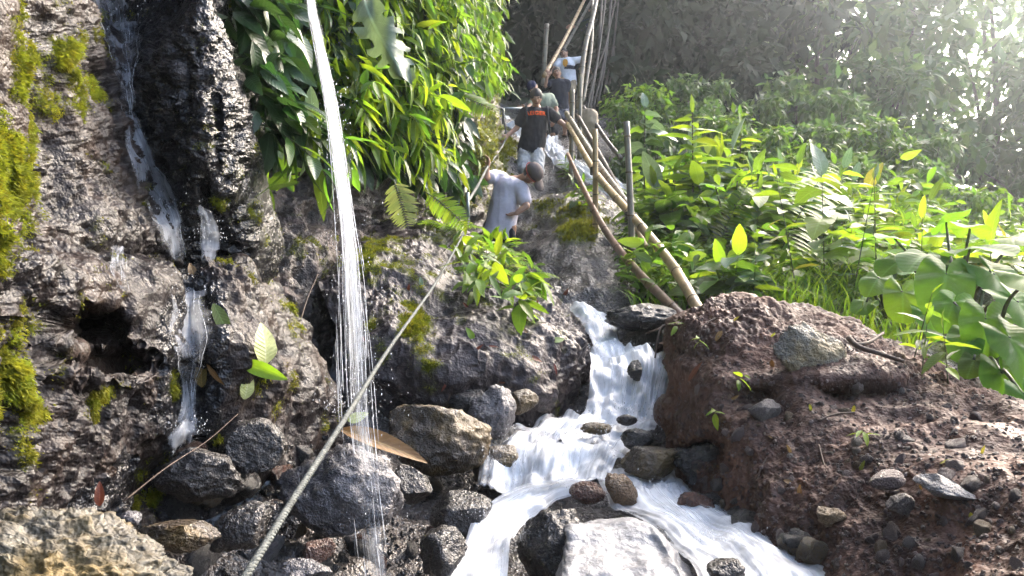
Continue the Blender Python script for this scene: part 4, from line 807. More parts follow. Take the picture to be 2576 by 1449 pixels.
rk('p_grey', (.17, .135, .12), (.23, .19, .17), (.10, .08, .07), (.3, .7), scale=5); rk('p_pink', (.22, .15, .135), (.28, .20, .18), (.12, .08, .075), (.3, .7), scale=5); rk('p_mud', (.10, .065, .055), (.15, .10, .085), (.05, .03, .026), (.35, .8), scale=5); rk('p_ochre', (.26, .17, .08), (.3, .2, .1), (.14, .09, .05), (.35, .7), scale=5); rk('p_light', (.36, .34, .34), (.42, .40, .40), (.24, .22, .22), (.4, .8), scale=5)
def stone_shape(k, seed, K=9, lo=.55, hi=.92, amp=.06, fine=.02, box=1.0):
    V, F = ico(k); V = np.sign(V) * np.abs(V) ** box; rg = np.random.default_rng(seed)
    for i in range(K):
        n = rg.normal(0, 1, 3); n /= np.linalg.norm(n); d = rg.uniform(lo, hi); t = V @ n - d; V = V - np.outer(np.maximum(t, 0), n)
    r = np.linalg.norm(V, axis=1, keepdims=True); V = V + V / r * (amp * fbm(V * 2 + seed, 3, seed) + fine * 1.6 * fbm(V * 9 + seed, 4, seed + 3, .65) + amp * .5 * ridg(V * 4 + seed, 3, seed) - fine * 2.2 * np.clip(.4 - worley(V * 5 + seed, seed), 0, 1))[:, None]
    return V, F
def boulder(label, x, y, d, rx, ry, mat, seed, rz=None, rot=0, k=5, tilt=0, name='boulder', K=10, lo=.55, amp=.06, fine=.025, grp='boulders and rocks along the stream', cat_='rock', back=.35, sink=0, box=1.0):
    s = d / FP; V, F = stone_shape(k, seed, K, lo, amp=amp, fine=fine, box=box)
    R_ = Matrix.Rotation(R(rot), 3, 'Y') @ Matrix.Rotation(R(tilt), 3, 'X'); ry_ = rz if rz else (rx + ry) / 2
    # normalise extents, then size
    V = V / np.abs(V).max(0) * np.array((rx * s, ry_ * s, ry * s)); V = V @ np.array(R_).T
    o = link(name, mesh(name, V, F, M[mat])); o.location = P(x, y, d) + np.array((0, ry_ * s * back, -sink)); return tag(o, label, cat_, grp)
boulder('large wet brown boulder with ochre top, left of the low fall', 1090, 1105, 3.85, 145, 105, 'r_brown', 101, rot=12)
boulder('pointed grey rock between brown boulder and outcrop', 1235, 1045, 4.15, 62, 78, 'r_grey', 102, rot=15, K=6, lo=.4)
boulder('small rough brown rock wedged under the outcrop edge', 1312, 1015, 4.3, 45, 36, 'r_brown', 103, k=4)
boulder('dark rock tucked between outcrop and pointed grey rock', 1185, 1010, 4.4, 60, 40, 'r_dark', 104, k=4)
boulder('big speckled grey boulder crossed by the rope', 860, 1250, 3.0, 175, 130, 'r_grey', 105, rot=20)
boulder('small glossy dark rock under the brown boulder', 1040, 1225, 3.4, 55, 62, 'r_dark', 106, rot=-25, k=4)
boulder('black wet rock left of the arching fall', 1165, 1300, 3.25, 85, 60, 'r_dark', 107, rot=10, k=4)
boulder('dark round rock under the arching fall', 1400, 1395, 3.02, 100, 125, 'r_dark', 108, k=5, K=6, lo=.7, rot=8)
C = [[(1430,1380,3.3),(1430,1380,3.3),(1500,1380,3.3),(1600,1390,3.3),(1640,1395,3.3),(1640,1395,3.3)],
     [(1428,1325,3.25),(1420,1312,3.02),(1500,1303,3.04),(1600,1318,3.04),(1655,1345,3.0),(1640,1350,3.3)],
     [(1426,1385,3.15),(1413,1380,2.83),(1500,1372,2.84),(1640,1378,2.84),(1708,1402,2.8),(1690,1410,3.2)],
     [(1426,1455,3.0),(1410,1455,2.66),(1510,1455,2.66),(1665,1455,2.66),(1752,1474,2.64),(1730,1475,3.0)],
     [(1426,1580,2.8),(1412,1580,2.5),(1520,1580,2.48),(1680,1580,2.48),(1790,1580,2.48),(1760,1580,2.8)]]
A_ = unp(grid_surf(C, 90, 110)); n_ = gnorm(A_); n_ *= np.sign((n_ * (np.array((0, 0, CAMZ)) - A_)).sum(-1).mean()); A_ = A_ + n_ * (.012 * fbm(A_ * np.array((6, 6, 22)), 4, 5, .6) + .02 * fbm(A_ * 4, 2, 6))[..., None]; b0 = P(1560, 1500, 2.7)
o = link('boulder', mesh('boulder', A_ - b0, gridf(90, 110), M['r_slab'])); o.location = b0; tag(o, 'broad pale grey slab at the bottom of the stream', 'rock', 'boulders and rocks along the stream')
boulder('wet brown rock streaked with running water by mud bank', 1645, 1165, 3.78, 88, 46, 'r_brown', 110, rot=-4, K=8)
boulder('rounded dark red rock in the middle of the stream', 1478, 1242, 3.5, 48, 28, 'r_red', 111, k=4, K=5, lo=.75, rot=6)
boulder('tilted orange brown stone beside the red rock', 1566, 1238, 3.45, 34, 58, 'r_orange', 112, rot=-32, k=4, rz=30)
boulder('brown stone at the right edge of the rapids', 1755, 1272, 3.4, 48, 36, 'r_red', 113, rot=20, k=4)
boulder('low wet brown rock amid the shallow foam', 1500, 1078, 4.22, 40, 17, 'r_brown', 114, k=4, lo=.7)
boulder('dark oval rock in the foam below the broad fall', 1603, 1106, 4.05, 44, 27, 'r_dark', 115, k=4, lo=.7)
boulder('little dark rock at the foot of the broad fall', 1578, 1057, 4.4, 27, 15, 'r_dark', 116, k=4, lo=.7)
boulder('dark wet rock splitting the broad fall', 1600, 935, 4.85, 22, 30, 'r_dark', 117, k=4, rot=10)
boulder('dark overhanging ledge rock below the rail ends', 1625, 800, 5.5, 115, 38, 'r_dark', 118, rot=4, rz=110, lo=.4)
boulder('dark rock underneath the ledge at the chute', 1610, 862, 5.75, 80, 45, 'r_dark', 119, k=4)
boulder('yellow lichen covered boulder in the near corner', 140, 1470, 1.62, 340, 190, 'r_lichen', 120, rot=14, rz=260, k=6, K=8, lo=.65, back=0, amp=.12, fine=.05)
boulder('blackish wet rock below the cliff splash', 490, 1195, 2.75, 115, 85, 'r_dark', 121, rot=15)
boulder('dark brown rock with pale corner beside the splash', 620, 1135, 3.05, 92, 78, 'r_dark', 122, rot=-8)
boulder('flat brown slate lying in the shallow pool', 445, 1352, 2.4, 110, 48, 'r_brown', 123, rot=12, tilt=-15, K=5, lo=.4)
boulder('dark sloping slab beside the flat brown slate', 605, 1335, 2.55, 90, 60, 'r_dark', 124, rot=-20, K=6, lo=.4)
boulder('grey rock in front of the arching fall', 1105, 1400, 2.8, 70, 72, 'r_dark', 125, k=4)
boulder('reddish stone at the rope foot', 790, 1392, 2.45, 52, 30, 'r_red', 126, k=4, rot=-15)
boulder('flat bluish slab near the rope foot', 770, 1440, 2.35, 62, 25, 'r_grey', 127, k=4, rot=15, lo=.4)
boulder('dark brown rock behind the low curtain of water', 1260, 1185, 3.95, 75, 65, 'r_brown', 128, k=4)
boulder('broad rock step behind the low curtain of water', 1400, 1195, 4.05, 150, 70, 'r_brown', 129, rz=80, k=4)
boulder('small pale stone on the pool edge below yellow boulder', 325, 1310, 2.2, 30, 22, 'r_grey', 130, k=4)
boulder('dark boulder standing in the rapids past the slab', 1835, 1435, 2.6, 55, 30, 'r_dark', 131, k=4)
boulder('brown rock at the base of mud bank', 1690, 1040, 4.2, 45, 50, 'r_red', 132, k=4)
boulder('long dark rock under the mud bank overhang', 1800, 1170, 3.75, 110, 70, 'r_dark', 133, rot=5)
boulder('large angular ochre and grey stone on mud bank crest', 2028, 888, 3.62, 118, 80, 'r_ochre', 134, rot=32, rz=55, K=7, lo=.42, grp='stones bedded in the mud bank', back=.05)
boulder('rounded pale stone on the mud bank face', 1928, 1035, 3.42, 46, 32, 'p_grey', 135, k=4, grp='stones bedded in the mud bank')
boulder('long pale slanting stone low on the mud bank', 2390, 1238, 2.52, 75, 30, 'p_light', 136, rot=24, k=4, lo=.45, grp='stones bedded in the mud bank')
boulder('wedge shaped pinkish stone left of the long pale one', 2236, 1212, 2.72, 46, 25, 'p_pink', 137, rot=-14, k=4, grp='stones bedded in the mud bank')
boulder('ochre and grey stone low on the mud bank', 2092, 1300, 2.78, 42, 28, 'p_ochre', 138, rot=15, k=4, grp='stones bedded in the mud bank')
boulder('round grey cobble below the wedge stone', 2270, 1272, 2.6, 36, 32, 'p_grey', 139, k=4, grp='stones bedded in the mud bank')
boulder('rough brown block jutting from the mud bank left shoulder', 1860, 815, 4.2, 50, 30, 'p_mud', 140, k=4, grp='stones bedded in the mud bank')
# smaller stones between the boulders
pm = [mesh('stone_%d' % i, *(lambda s: (s[0], s[1]))(stone_shape(3, 300 + i, 8, .5, .9, .08, .03))) for i in range(10)]
def small(x, y, r, mat, label, grp, i, sink=.3, cat_='stone', name='stone', flat=.75):
    h = ray(x, y)
    if not h: return None
    me = pm[i % 10]; key = me.name + mat
    if key not in pmc:
        c = me.copy(); c.materials.clear(); c.materials.append(M[mat]); pmc[key] = c
    o = link(name, pmc[key]); o.location = h[0] + h[1] * r * (1 - 2 * sink) * .6; o.rotation_euler = [random.uniform(0, 6.3) for _ in range(3)]
    o.scale = (r, r * random.uniform(.7, 1), r * random.uniform(.5, flat)); return tag(o, label, cat_, grp)
pmc = {}
cols = {'r_dark': 'dark wet', 'r_brown': 'brown wet', 'r_grey': 'grey wet', 'r_red': 'reddish wet'}
for i in range(60):
    x, y = random.uniform(430, 1180), random.uniform(1120, 1449)
    mt = random.choice(['r_dark', 'r_dark', 'r_brown', 'r_grey', 'r_red']); r = random.uniform(.03, .085)
    where = 'near the rope foot' if 600 < x < 850 and y > 1300 else 'below the cliff trickle' if x < 600 else 'at the foot of the brown boulder' if x > 950 else 'around the speckled grey boulder'
    small(x, y, r, mt, '%s %s stone %s' % ('fist sized' if r < .055 else 'head sized', cols[mt], where), 'loose stones among the dark rocks', i)
pc = {'p_grey': 'grey', 'p_pink': 'pinkish', 'p_mud': 'brown', 'p_ochre': 'ochre', 'p_light': 'pale'}
i = 0
while i < 140:
    u = random.random(); x = random.uniform(1750, 2570); y = random.uniform(830, 1449)
    if y < 980 and random.random() < .75: continue
    if y < 1000 + (x - 1700) * -.05 and x > 2300: continue
    h = ray(x, y)
    if not h or h[0].y > 4.4: continue
    r = random.choice([.012, .014, .016, .018, .022, .026, .032, .04]) * random.uniform(.8, 1.2) * (1.0 if y > 1100 else .8); mt = random.choice(['p_grey', 'p_pink', 'p_pink', 'p_mud', 'p_mud', 'p_mud', 'p_mud', 'p_mud', 'p_ochre', 'p_pink'])
    size = 'tiny' if r < .016 else 'small' if r < .026 else 'egg sized'; where = 'on the upper mud bank' if y < 1050 else 'halfway down the mud bank' if y < 1230 else 'on the lower mud bank'
    where += ' by the stream' if x < 2000 else ' at the far edge' if x > 2350 else ''
    small(x, y, r, mt, '%s %s pebble %s' % (size, pc[mt], where), 'pebbles bedded in the mud bank', i, .6, 'pebble', 'pebble'); i += 1
# crumbs of soil and grit, past counting
def scatter_ico(name, n, box, rlo, rhi, mat, label, dmax=99, dmin=0, sub=1, filt=None):
    V0, F0 = ico(sub); Vs = []; 
    while len(Vs) < n:
        x, y = random.uniform(box[0], box[2]), random.uniform(box[1], box[3])
        if filt and not filt(x, y): n -= 1; continue
        h = ray(x, y)
        if not h or not dmin < h[0].y < dmax: n -= 1; continue
        r = rlo + (rhi - rlo) * random.random() ** 2.5; Q = np.array(Quaternion([random.gauss(0, 1) for _ in range(4)]).normalized().to_matrix())
        Vs.append((V0 * (1 + .25 * rng.normal(0, 1, (len(V0), 1))) * np.array((1, .8, .65))) @ Q.T * r + np.array(h[0] + h[1] * r * .05))
    k = len(V0); V = np.concatenate(Vs); F = (F0[None] + (np.arange(len(Vs)) * k)[:, None, None]).reshape(-1, 3)
    o = link(name, mesh(name, V, F, M[mat], False)); return tag(o, label, 'gravel', None, 'stuff')
scatter_ico('gravel', 4200, (1680, 800, 2576, 1449), .002, .011, 'p_mud', 'crumbly brown grit all over the mud bank', 4.6)
scatter_ico('gravel', 700, (1700, 820, 2576, 1449), .004, .012, 'p_pink', 'pinkish grit sprinkled over the mud bank', 4.6)
scatter_ico('gravel', 900, (440, 1100, 1200, 1449), .006, .022, 'r_dark', 'dark gravel between the rocks below cliff', 4.4)

# ------------------------------------------------------------------ leaf shapes
def leaf_mesh(name, prof, n=8, m=2, fold=.25, droop=.35, wave=0., mat=None, curl=0., tip=0.):
    """blade along +Y of length 1; prof(t) half width"""
    V, uv, F = [], [], []
    for i in range(n + 1):
        t = i / n; w = prof(t)
        for j in range(-m, m + 1):
            u = j / m; x = u * w; z = abs(u) * w * fold - droop * t * t + wave * w * math.sin(t * 17 + 2 * u) * abs(u) + curl * u * u * w
            V.append((x, t - tip * abs(u) * (t > .99), z)); uv.append((u * .5, t))
    k = 2 * m + 1
    for i in range(n):
        for j in range(2 * m): a = i * k + j; F.append((a, a + 1, a + k + 1, a + k))
    return mesh(name, np.array(V), np.array(F), mat, True, np.array(uv))
lance = lambda w: (lambda t: w * (math.sin(math.pi * min(1, t * .97 + .03)) ** .8) * (1 - .35 * t) * 1.25)
ovate = lambda w: (lambda t: w * math.sin(math.pi * (t * .98 + .01) ** .8) ** .75)
def leaf_variant(base, mat):
    key = base + mat
    if key not in LVC:
        c = LM[base].copy(); c.name = 'leaf'; c.materials.clear(); c.materials.append(M[mat]); LVC[key] = c
    return LVC[key]
LM = {}; LVC = {}
LM['lance'] = leaf_mesh('lance', lance(.085), 8, 1, .3, .45); LM['lance2'] = leaf_mesh('lance2', lance(.11), 8, 1, .2, .2, .1); LM['lance3'] = leaf_mesh('lance3', lance(.07), 8, 1, .4, .8)
LM['ovate'] = leaf_mesh('ovate', ovate(.2), 8, 2, .22, .25, .08); LM['ovate2'] = leaf_mesh('ovate2', ovate(.26), 8, 2, .12, .45, .12); LM['ovate3'] = leaf_mesh('ovate3', ovate(.16), 8, 2, .35, .15)
def taro_mesh(seed):
    rg = np.random.default_rng(seed); n = 28; V = [(0, .0, 0)]; uv = [(0, 0)]; F = []
    def out(t):    # angle from the tip, heart outline with two back lobes
        a = abs(t); return .72 * (1 - .25 * math.sin(a) ** 2) * (1 + .18 * math.cos(a)) * (1 - .75 * max(0, (a - 2.55) / (math.pi - 2.55)) ** 1.5)
    ph = rg.uniform(0, 6)
    for ring in (.35, .7, 1.0):
        for i in range(n):
            t = -math.pi + 2 * math.pi * (i + .5) / n; r = out(t) * ring; x, y = r * math.sin(t), r * math.cos(t)
            z = -.28 * r * r + .05 * ring * math.sin(5 * t + ph) - .12 * max(0, y) ** 2 + .12 * abs(x)
            V.append((x, y, z)); uv.append((x, y))
    for i in range(n - 1): F.append((0, 1 + i, 2 + i, 2 + i)); 
    for k in range(2):
        for i in range(n - 1): a = 1 + k * n + i; F.append((a, a + n, a + n + 1, a + 1))
    me = bpy.data.meshes.new('taro'); me.from_pydata(V, [], [f[:3] if f[2] == f[3] else f for f in F]); l = me.uv_layers.new(name='UVMap')
    for lp in me.loops: l.data[lp.index].uv = uv[lp.vertex_index]
    for p in me.polygons: p.use_smooth = True
    me.update(); return me
for i in range(3): LM['taro%d' % i] = taro_mesh(i)
# fallen leaves lying on rock
def fallen(label, x, y, length, base, mat, ang, tilt=0, off=.015, d=None, cat_='leaf', sx=1.0):
    h = ray(x, y); p = h[0] + h[1] * off; s = length * (h[0].y if not d else d) / FP
    if d: p = PV(x, y, d)
    dirv = Vector((math.cos(R(ang)), -.15, math.sin(R(ang)))); nrm = (EYE - p).normalized() * (1 if d else .4) + h[1] * (0 if d else .8) + Vector((0, 0, tilt))
    B = basis(dirv, nrm); o = link('fallen_leaf', leaf_variant(base, mat)); o.matrix_world = Matrix.Translation(p - dirv.normalized() * s * .5) @ B.to_4x4() @ Matrix.Diagonal((s * sx, s, s, 1)); return tag(o, label, cat_, 'fallen leaves')
fallen('pale yellow green oval leaf lying on the cliff ledge', 650, 882, 96, 'ovate2', 'lf_pale', 80, sx=1.25, off=.05)
fallen('curled glossy green leaf under the pale oval leaf', 648, 930, 120, 'ovate3', 'lf_bright', -18, off=.05)
fallen('long narrow green leaf caught in the cliff trickle', 560, 815, 100, 'lance2', 'lf_mid', -58, sx=1.6)
fallen('small orange leaf stuck on the wet ledge top', 484, 690, 40, 'ovate', 'lf_dead', 100, sx=1.5)
fallen('tan dead leaf in the trickle over the ledge', 512, 935, 75, 'ovate', 'lf_dead', 95, sx=1.3)
fallen('pale papery dead leaf below the oval leaf', 622, 965, 70, 'ovate2', 'lf_pale', 70)
fallen('thin dead leaf strip right of the trickle', 548, 945, 70, 'lance2', 'lf_dead', -55)
fallen('large long ochre dead leaf across the rocks behind the jet', 965, 1112, 235, 'ovate3', 'lf_dead', -14, tilt=.9, d=3.35, sx=.7)
fallen('pale leaf lying on the boulder outcrop near the chute', 1402, 856, 28, 'ovate2', 'lf_pale', 10, d=None)
fallen('small fresh green leaf stuck on the outcrop face', 1182, 842, 34, 'ovate2', 'lf_bright', 110)
fallen('tiny round green leaf beside the rope on the outcrop', 1058, 712, 22, 'ovate2', 'lf_grey', 90)
fallen('curled tan leaf on the outcrop below the ferns', 1320, 835, 40, 'lance2', 'lf_dead', -40)
fallen('dark red leaf stuck on the wet rocks near yellow boulder', 250, 1245, 60, 'ovate', 'lf_red', 85, d=2.3)
fallen('rust red leaf on the mud bank left shoulder', 1752, 935, 60, 'lance2', 'lf_red', 62)
fallen('white papery scrap behind the rope', 897, 1050, 50, 'ovate2', 'lf_pale', 20, d=3.3)
fallen('yellow straw leaf low on the mud bank', 1995, 1340, 45, 'lance', 'lf_pale', 60)
for i in range(34):
    x, y = (random.uniform(1750, 2500), random.uniform(800, 1420)) if i % 3 else (random.uniform(900, 1450), random.uniform(700, 1000))
    if not ray(x, y): continue
    fallen('small %s leaf littering the %s' % (('brown', 'yellowed', 'reddish')[i % 3 - 1], 'mud bank' if x > 1700 else 'boulder outcrop'), x, y, random.uniform(16, 34), random.choice(['ovate', 'lance2', 'ovate3']), ('lf_dead', 'lf_yellow', 'lf_red')[i % 3 - 1], random.uniform(0, 360), off=.008)
for i in range(34):
    t = random.random(); L_ = i % 2; x = (np.interp(t, [0, 1], [1570, 1800]) if L_ else np.interp(t, [0, .5, 1], [1740, 1900, 2120])) + random.uniform(-25, 25); y = np.interp(t, [0, 1], [1200, 1449]) + random.uniform(-12, 12); mt = random.choice(['r_dark', 'r_brown', 'r_red', 'r_dark'])
    small(x, y, random.uniform(.025, .07), mt, '%s stone at the edge of the lower rapids' % cols[mt], 'stones along the lower rapids', i, .3)
# twigs
M['twig'] = plain('twig', (.05, .032, .024), .7, (.09, .06, .04), 30, .5)
def twig(label, pts, r, name='twig', cat_='twig', lift=.0, mat='twig'):
    Q = [P(*p) if len(p) == 3 else np.array(ray(*p)[0] + ray(*p)[1] * (r * .8 + lift)) for p in pts]; S = spline(Q, max(8, len(Q) * 5)); V, F = tube(S - S[0], np.linspace(r, r * .6, len(S)), 7)
    o = link(name, mesh(name, V, F, M[mat])); o.location = S[0]; return tag(o, label, cat_, 'twigs and roots')
twig('thin dark twig slanting across the splash at the cliff foot', [(310, 1262, 2.25), (420, 1175, 2.4), (520, 1110, 2.6), (598, 1042, 2.75)], .0025)
twig('peeled branch lying on the mud bank under the taro', [(2135, 850, 3.62), (2160, 872, 3.55), (2215, 890, 3.5), (2275, 910, 3.42)], .014, 'branch', 'branch')
twig('short curved root stub above the peeled branch', [(2150, 868, 3.58), (2185, 862, 3.6), (2222, 838, 3.7)], .011, 'root', 'root')
twig('bare root hanging over the ledge at the stream', [(1720, 805, 4.55), (1668, 820, 4.5), (1655, 850, 4.45), (1648, 900, 4.4)], .008, 'root', 'root')
twig('forked thin root on the ledge beside the mud bank', [(1680, 815, 4.5), (1650, 830, 4.5), (1625, 838, 4.55)], .006, 'root', 'root')
twig('fine root trailing down the mud bank shoulder', [(1800, 800), (1770, 820), (1755, 860), (1748, 900)], .004, 'root', 'root')
twig('short twig stuck in the middle of the mud bank', [(2060, 1060), (2100, 1045), (2150, 1040)], .006)
twig('upright splinter on the lower mud bank', [(1900, 1215), (1915, 1180), (1930, 1150)], .004)
twig('slanted dark twig in the mud bank gravel', [(2060, 1120), (2072, 1165), (2080, 1190)], .004)
twig('dry twig leaning in the crevice left of the outcrop', [(745, 850, 4.4), (770, 760, 4.6), (800, 690, 4.8)], .005)
# ------------------------------------------------------------------ moss tufts
def moss_tufts(label, V, Nn, mk, n, ln, hang=.6, seed=0):
    rg = np.random.default_rng(seed); v = V.reshape(-1, 3); nn = Nn.reshape(-1, 3); w = np.clip(mk.ravel(), 0, 1); vis = np.ones(len(v))
    w0 = w; w = w / w.sum(); idx = rg.choice(len(v), n, p=w); wt = w0[idx][:, None]; b = v[idx] + rg.normal(0, .008, (n, 3)); B = 4; Vs, rn = [], []
    for k in range(B):
        d = nn[idx] * rg.uniform(.4, 1, (n, 1)) + np.array((0, 0, -hang)) * rg.uniform(.3, 1, (n, 1)) + rg.normal(0, .35, (n, 3)); d /= np.linalg.norm(d, axis=1, keepdims=True)
        s = np.cross(d, rg.normal(0, 1, (n, 3))); s /= np.linalg.norm(s, axis=1, keepdims=True); l = ln * rg.uniform(.5, 1.3, (n, 1)) * (.25 + .85 * wt)
        Vs += [np.stack((b - s * l * .16, b + s * l * .16, b + d * l), 1)]
    Va = np.concatenate(Vs).reshape(-1, 3); F = np.arange(len(Va)).reshape(-1, 3); rn = np.repeat(np.tile(hsh(np.floor(b[:, 0] * 25), np.floor(b[:, 1] * 25), np.floor(b[:, 2] * 25), 5) * .6, B), 3)
    o = link('moss', mesh('moss', Va, F, M['moss'], False, None, {'rnd': rn})); tag(o, label, 'moss', None, 'stuff')
moss_tufts('bright hanging moss on the cliff edge and flank', Vc, Nc, mc * (Ac[..., 0] > -60), 26000, .022, .8, 1)
moss_tufts('yellow green moss hanging beside the hollow', Vl, Nl, ml * (Al[..., 0] > -60), 16000, .024, .9, 2)
moss_tufts('moss patches on the boulder outcrop', Vk, Nk, mk_, 16000, .016, .2, 3)
moss_tufts('moss on the rock bank behind the jet', Vb, Nb, mb, 9000, .03, .3, 4)
gm = mg * (Y > 7) * (Y < 15) * (np.abs(px - 1380) < 220)
moss_tufts('moss cushions along the walked slope', Vg, Vn, gm, 9000, .04, 0, 5)

# ------------------------------------------------------------------ plants with leaves of their own
UP = Vector((0, 0, 1))
def curve_pts(b, d0, length, droop, n=10, sag=UP):
    pts = []; p = Vector(b); d = Vector(d0).normalized(); st = length / (n - 1)
    for i in range(n):
        pts.append(p.copy()); d = (d - sag * droop * st).normalized(); p = p + d * st
    return pts
def shoot(name, label, cat_, grp, base, d0, length, droop, nleaf, leaves, mat, llen, srad=.004, start=.2, pitch=.5, ldroop=.35, spread=1.0, tip=True, seed=None, stem='stem', pair=False):
    """a stem with leaf blades set along it, each blade an object"""
    rg = random.Random(seed if seed is not None else random.random()); base = Vector(base)
    root = empty(name, base); tag(root, label, cat_, grp)
    C = curve_pts((0, 0, 0), d0, length, droop); S = np.array([c[:] for c in C])
    V, F = tube(S, np.linspace(srad, srad * .35, len(S)), 5); link('stem', mesh('stem', V, F, M[stem]), root)
    ph = rg.uniform(0, 6.3)
    for k in range(nleaf):
        t = start + (1 - start) * (k + .5) / nleaf; f = t * 9; i = min(int(f), 8); p = C[i].lerp(C[i + 1], f - i); T = (C[i + 1] - C[i]).normalized()
        ax = T.orthogonal().normalized(); a = ph + k * (math.pi if pair else 2.4) + rg.gauss(0, .25); rad = Quaternion(T, a) @ ax
        if tip and k == nleaf - 1: d = T
        else: d = T * pitch + rad * spread * rg.uniform(.8, 1.2)
        d = d - UP * ldroop * rg.uniform(.5, 1.4); d.normalize(); l = llen * rg.uniform(.7, 1.25) * (.75 + .5 * math.sin(math.pi * t))
        up = UP * .8 + rad * .2 + Vector((rg.gauss(0, .3), rg.gauss(0, .3), 0)); B = basis(d, up); mt = mat if isinstance(mat, str) else rg.choice(mat)
        link('leaf', leaf_variant(rg.choice(leaves), mt), root, Matrix.Translation(p) @ B.to_4x4() @ Matrix.Diagonal((l, l, l, 1)))
    return root
LL = ['lance', 'lance2', 'lance2', 'lance3', 'ovate3']; OO = ['ovate', 'ovate2', 'ovate3']
# drooping plants on the rock bank behind the jet
def side_label(x):
    return 'left of the jet' if x < 770 else 'just right of the jet' if x < 950 else 'midway along' if x < 1070 else 'near its far edge'
k = 0
while k < 76:
    x, y = random.uniform(640, 1120), random.uniform(-60, 470)
    if x > 1060 and y > 230: continue
    if y > 330 + (x - 640) * .2: continue
    if x < 800 and random.random() < .6: continue
    h = ray(x, y)
    if not h or h[0].y > 10.5: continue
    row = 'high' if y < 130 else 'halfway up' if y < 300 else 'low'
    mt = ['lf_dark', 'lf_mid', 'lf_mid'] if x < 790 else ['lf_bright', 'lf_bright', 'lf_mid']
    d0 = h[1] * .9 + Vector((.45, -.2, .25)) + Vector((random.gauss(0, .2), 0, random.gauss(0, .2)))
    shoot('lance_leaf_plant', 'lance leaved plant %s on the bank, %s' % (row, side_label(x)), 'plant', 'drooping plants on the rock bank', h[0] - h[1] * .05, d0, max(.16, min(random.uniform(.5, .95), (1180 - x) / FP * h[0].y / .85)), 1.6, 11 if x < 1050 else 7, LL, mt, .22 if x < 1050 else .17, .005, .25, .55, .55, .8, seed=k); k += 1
# leafier filler growing against the bank
def leaf_mass(name, label, cat_, kind, n, sampler, llen, base_mesh, mat, grp=None, droop=.5, parent=None, loc=None, part=None):
    V0 = np.empty(len(LM[base_mesh].vertices) * 3, np.float32); LM[base_mesh].vertices.foreach_get('co', V0); V0 = V0.reshape(-1, 3)
    F0 = np.array([p.vertices[:] for p in LM[base_mesh].polygons]); uv0 = np.zeros((len(V0), 2)); uvl = LM[base_mesh].uv_layers[0].data
    for l in LM[base_mesh].loops: uv0[l.vertex_index] = uvl[l.index].uv
    Pn, D = sampler(n); n = len(Pn); D = D / (np.linalg.norm(D, axis=1, keepdims=True) + 1e-9)
    upv = np.array((0, 0, 1.)) + rng.normal(0, .5, (n, 3)); X_ = np.cross(D, upv); X_ /= np.linalg.norm(X_, axis=1, keepdims=True) + 1e-9; Z_ = np.cross(X_, D)
    s = (llen * rng.uniform(.6, 1.3, n))[:, None, None]
    V = Pn[:, None] + s * (V0[None, :, 0:1] * X_[:, None] + V0[None, :, 1:2] * D[:, None] + V0[None, :, 2:3] * Z_[:, None])
    if loc is not None: V = V - np.asarray(loc)
    m = len(V0); F = (F0[None] + (np.arange(n) * m)[:, None, None]).reshape(-1, F0.shape[1]); uv = np.tile(uv0, (n, 1)); rn = np.repeat(rng.uniform(0, 1, n), m)
    me = mesh(name, V.reshape(-1, 3), F, M[mat], True, uv, {'rnd': rn})
    return me
LM['tiny'] = leaf_mesh('tiny', ovate(.24), 2, 1, .25, .2); LM['tinyl'] = leaf_mesh('tinyl', lance(.12), 3, 1, .3, .5); LM['mini'] = leaf_mesh('mini', ovate(.22), 4, 1, .25, .3)
def bank_sampler(x0, x1, y0, y1, lim, dlo, dhi, jit=.15, drp=.7, keep=None):
    def f(n):
        A, D = [], []
        for _ in range(n):
            x, y = random.uniform(x0, x1), random.uniform(y0, y1)
            if keep and not keep(x, y): continue
            h = ray(x, y)
            if not h or not dlo < h[0].y < dhi: continue
            A.append(h[0] + h[1] * abs(random.gauss(0, jit))); D.append(h[1] * random.uniform(.2, 1) + Vector((random.gauss(.2, .5), random.gauss(0, .4), random.gauss(-drp, .4))))
        return np.array([a[:] for a in A]), np.array([d[:] for d in D])
    return f
def stuff(name, label, cat_, me): return tag(link(name, me), label, cat_, None, 'stuff')
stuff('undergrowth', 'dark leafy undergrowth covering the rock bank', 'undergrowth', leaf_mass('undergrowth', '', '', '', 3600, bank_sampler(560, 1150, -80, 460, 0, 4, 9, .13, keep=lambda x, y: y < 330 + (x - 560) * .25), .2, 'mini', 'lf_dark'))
stuff('undergrowth', 'fresh green blades across the rock bank', 'undergrowth', leaf_mass('undergrowth', '', '', '', 4200, bank_sampler(780, 1080, -80, 520, 0, 4, 9, .2, keep=lambda x, y: y < 360 + (x - 780) * .2), .17, 'tinyl', 'lf_bright'))
stuff('undergrowth', 'yellowish trailing sprays at the top of the bank', 'undergrowth', leaf_mass('undergrowth', '', '', '', 2600, bank_sampler(1000, 1160, -120, 150, 0, 5, 9, .2, 1.6), .16, 'tinyl', 'lf_mid'))
stuff('undergrowth', 'green sprays draped over the bank edge', 'undergrowth', leaf_mass('undergrowth', '', '', '', 2600, bank_sampler(1130, 1225, -80, 215, 0, 6, 12.5, .14, 1.1), .15, 'tinyl', 'lf_mid'))
